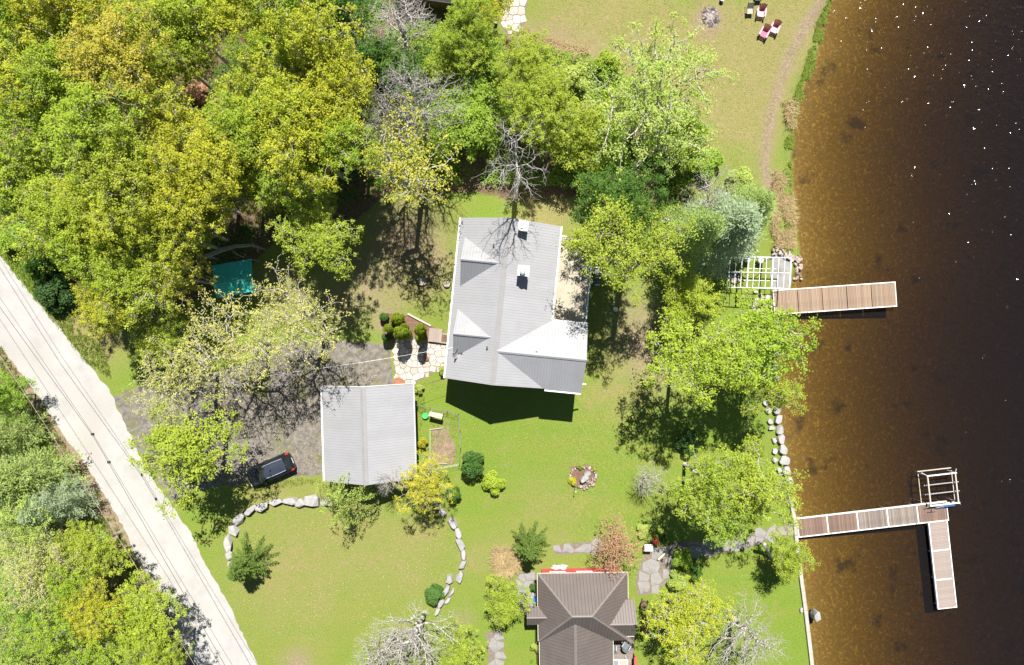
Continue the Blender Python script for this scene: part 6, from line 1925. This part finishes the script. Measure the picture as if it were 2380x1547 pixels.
MB().lathe([(.14, 0), (.20, .05), (.23, .26), (.19, .28)], 10).build('pot', M['rust'], cg)
MB().lathe([(.18, .26), (.10, .30)], 10).build('soil', M['mulch'], cg)

# satellite dish on the road-side eave
dp = house_pt(-3.55, 2.2, 4.45)
sd = empty('satellite_dish', dp, math.radians(-5.7), 'small grey satellite dish on the road-side roof edge of the house', 'satellite dish')
dish = MB(); prof = [(.02, 0), (.14, .012), (.26, .05), (.34, .10), (.35, .105), (.33, .09)]
dish.lathe(prof, 18)
sd.scale = (1.45, 1.45, 1.45)
o = dish.build('reflector', M['galvanised'], sd, smooth=True, loc=(.12, 0, .45)); o.rotation_euler = (math.radians(15), math.radians(70), 0)
MB().tube([(-.05, 0, -.2), (-.05, 0, .38), (.08, 0, .45)], .022, 6).build('mast', M['galvanised'], sd)
MB().tube([(.10, 0, .38), (.45, .03, .40)], .014, 5).build('feed_arm', M['dark_metal'], sd)
MB().box(.43, .52, -.03, .07, .37, .45).build('receiver', M['dark_metal'], sd)

# teal canopy
def teal():
    m = mk('teal_cloth', (0.040, 0.420, 0.370), (0.030, 0.350, 0.310), 3, 0.75, 0.15, 5)
    p = G(568, 652)
    r = empty('teal_canopy', p, math.radians(10), 'teal cloth canopy half hidden under the trees', 'canopy')
    nx, ny = 14, 10; vs = []
    rng = random.Random(71)
    for i in range(nx + 1):
        for j in range(ny + 1):
            x = -1.75 + 3.5 * i / nx; y = -1.45 + 2.9 * j / ny
            vs.append((x, y, 2.75 - .55 * abs(y + .35) / 1.6 + .05 * math.sin(i * 1.3) * (abs(y) / 1.5) + rng.uniform(-.02, .02)))
    fs = [(i * (ny + 1) + j, (i + 1) * (ny + 1) + j, (i + 1) * (ny + 1) + j + 1, i * (ny + 1) + j + 1) for i in range(nx) for j in range(ny)]
    MB().add(vs, fs).build('cover', m, r, smooth=True)
    MB().tube([(-1.8, -.35, 2.72), (1.8, -.35, 2.72)], .03, 6).build('ridge_pole', M['galvanised'], r)
    for sx in (-1.7, 1.7):
        for sy in (-1.4, 1.4):
            MB().tube([(sx, sy, 0), (sx, sy, 2.35)], .03, 6).build('leg', M['galvanised'], r)


teal()

# post box, timber, bin, tarps, ladder and other small things
pb = empty('post_box', G(1503, 1266), 0, 'cream topped wooden post box beside the red-leaved shrub', 'post box')
MB().box(-.18, .18, -.16, .16, 0, .95).build('post', M['wood_brown'], pb)
MB().box(-.38, .38, -.30, .30, .95, 1.02).build('lid', M['trim_white'], pb)
MB().box(-.32, .32, -.25, .25, .62, .95).build('box', M['wood_brown'], pb)
tb = MB().bar(G(1528, 1300) + Vector((0, 0, .22)), G(1562, 1265) + Vector((0, 0, .22)), .17, .22).build('fallen_timber', M['timber_weathered'], bevel=.02); tag(tb, 'pale squared timber lying at the edge of the neighbour patio', 'timber')
lg = MB().tube([G(1756, 1248) + Vector((0, 0, 2.2)), G(1772, 1268) + Vector((0, 0, 1.2)), G(1790, 1296) + Vector((0, 0, .2))], [.16, .14, .11], 8).build('leaning_log', M['bark_pale'], smooth=True); tag(lg, 'bare pale log leaning at the shaded shore path', 'log')
mk('blue_plastic', (0.020, 0.130, 0.520), (0.015, 0.100, 0.420), 4, 0.5)
mk('blue_tarp', (0.030, 0.300, 0.620), (0.020, 0.200, 0.460), 3, 0.6, 0.3)
bb = empty('recycling_bin', G(1247, 1392), 0.1, 'bright blue bin beside the road-side wall of the brown-roofed house', 'bin')
MB().box(-.28, .28, -.24, .24, .02, .55).build('body', M['blue_plastic'], bb, bevel=.03)
MB().box(-.31, .31, -.27, .27, .55, .62).build('lid', M['blue_plastic'], bb, bevel=.02)


def tarp(u, v, sx, sy, h, mat, label, seed):
    rng = np.random.default_rng(seed); n = 9
    p = G(u, v)
    V = []
    for i in range(n):
        for j in range(n):
            x, y = (i / (n - 1) - .5) * 2, (j / (n - 1) - .5) * 2
            e = max(abs(x), abs(y))
            V.append((x * sx * (1 + .1 * rng.normal()), y * sy * (1 + .1 * rng.normal()), max(.01, h * (1 - e ** 3) + .06 * rng.normal())))
    F = [(i * n + j, (i + 1) * n + j, (i + 1) * n + j + 1, i * n + j + 1) for i in range(n - 1) for j in range(n - 1)]
    o = MB().add(V, F).build('tarp', mat, None, loc=p); tag(o, label, 'tarp')
    return o


tarp(1107, 48, .40, .55, .5, M['blue_tarp'], 'light blue tarp bundle beside the flagstone patio', 1)
tarp(946, 8, .45, .5, .6, M['blue_plastic'], 'dark blue tarp at the top edge near the grey leafless tree', 2)
tarp(1302, 1319, .65, .22, .35, M['siding_white'], 'white cover on the grass along the red wall', 3)
tarp(1552, 513, .75, .22, .45, M['galvanised'], 'grey boat cover glimpsed among the pines', 4)
ld = empty('timber_bench', G(1158, 22), math.radians(-10), 'long narrow wooden bench on the flagstone patio', 'bench')
MB().box(-.16, .16, -1.5, 1.5, .42, .47).build('seat', M['timber_weathered'], ld)
for y in (-1.3, 1.3):
    MB().box(-.15, .15, y - .05, y + .05, 0, .42).build('leg', M['timber_weathered'], ld)
wb = empty('garden_ball', G(1430, 720), 0, 'small white lidded pot alone on the shaded lawn', 'pot')
MB().lathe([(.12, 0), (.20, .06), (.22, .18), (.16, .26), (.05, .28)], 14).build('pot', M['trim_white'], wb, smooth=True)
MB().lathe([(.05, .28), (.03, .32)], 8).build('knob', M['trim_white'], wb)
gs = empty('garden_stake', G(1335, 1136), 0, 'thin dark stake at the edge of the rock island', 'stake')
MB().tube([(0, 0, 0), (0, 0, 1.2)], .018, 5).build('rod', M['dark_metal'], gs)
MB().lathe([(.05, 1.2), (.07, 1.24), (.02, 1.3)], 8).build('finial', M['trim_white'], gs)
fl = empty('dead_tree', G(560, 590), math.radians(8), 'fallen grey trunk lying above the teal canopy', 'log')
MB().tube([(-2.2, -.3, 2.6), (-.6, 0, 3.0), (.8, .15, 3.1), (2.4, .1, 2.9)], [.22, .20, .17, .12], 8).build('trunk', M['bark_grey'], fl, smooth=True)
MB().tube([(.2, .1, 3.05), (.9, -.6, 3.2), (1.4, -.9, 3.1)], [.08, .06, .03], 6).build('limb', M['bark_grey'], fl, smooth=True)
MB().tube([(-2.0, -.3, 0), (-1.9, -.25, 2.7)], .12, 6).build('stub', M['bark_grey'], fl)
MB().tube([(2.2, .1, 0), (2.1, .1, 2.95)], .12, 6).build('stub', M['bark_grey'], fl)

# ------------------------------------------------------------------ overhead wires
mk('wire_dark', (0.070, 0.070, 0.073), (0.05, 0.05, 0.053), 6, 0.6)
mk('wire_pale', (0.30, 0.27, 0.19), (0.24, 0.22, 0.15), 6, 0.6)


def wire(pts, rad, mat, label, grp, sag=0.0):
    o0 = Vector(pts[0])
    P = []
    for a, b in zip(pts[:-1], pts[1:]):
        a, b = Vector(a), Vector(b)
        for i in range(8):
            t = i / 8; q = a.lerp(b, t); q.z -= sag * 4 * t * (1 - t); P.append(q - o0)
    P.append(Vector(pts[-1]) - o0)
    o = MB().tube(P, rad, 5).build('overhead_wire', M[mat], None, loc=o0); tag(o, label, 'wire', grp)


WG = 'overhead wires along the road'
wire([P3(-560, -190, 8.2), P3(0, 693, 8.2), P3(215, 1008, 8.2), P3(560, 1580, 8.2), P3(1000, 2300, 8.2)], .014, 'wire_dark', 'dark overhead wire without clamps above the road', WG)
wire([P3(-560, -170, 8.0), P3(0, 715, 8.0), P3(215, 1012, 8.0), P3(250, 1072, 8.0), P3(530, 1560, 8.0), P3(940, 2300, 8.0)], .019, 'wire_dark', 'dark overhead wire with clamps, nearest the dirt shoulder', WG)
wire([P3(-500, 70, 7.0), P3(0, 828, 7.0), P3(133, 1031, 7.0), P3(300, 1291, 7.0), P3(443, 1531, 7.0), P3(900, 2300, 7.0)], .016, 'wire_pale', 'pale overhead cable above the dirt road shoulder', WG)
wire([P3(232, 1032, 7.9), P3(601, 877, 6.6), P3(841, 843, 5.6), tuple(house_pt(-3.6, 2.6, 4.5))], .009, 'galvanised', 'thin pale service wire from the road line to the house', WG, 0.05)
wire([tuple(house_pt(-3.3, 0.2, 2.9)), P3(962, 905, 2.9)], .010, 'wire_dark', 'thin dark wire between the house and garage corners', WG, 0.06)
for (u, v) in ((215, 1010), (253, 1075)):
    c = empty('wire_clamp', P3(u, v, 8.05), 0, 'dark clamp on the road wire, ' + ('up the road' if u < 230 else 'down the road') + ' of the two', 'clamp', 'clamps on the road wires')
    MB().lathe([(.03, -.16), (.10, -.12), (.10, .02), (.05, .06), (.09, .10), (.04, .16)], 10).build('insulator', M['dark_metal'], c)
    MB().bar((-.14, .1, 0), (.14, -.1, 0), .05).build('bracket', M['dark_metal'], c)
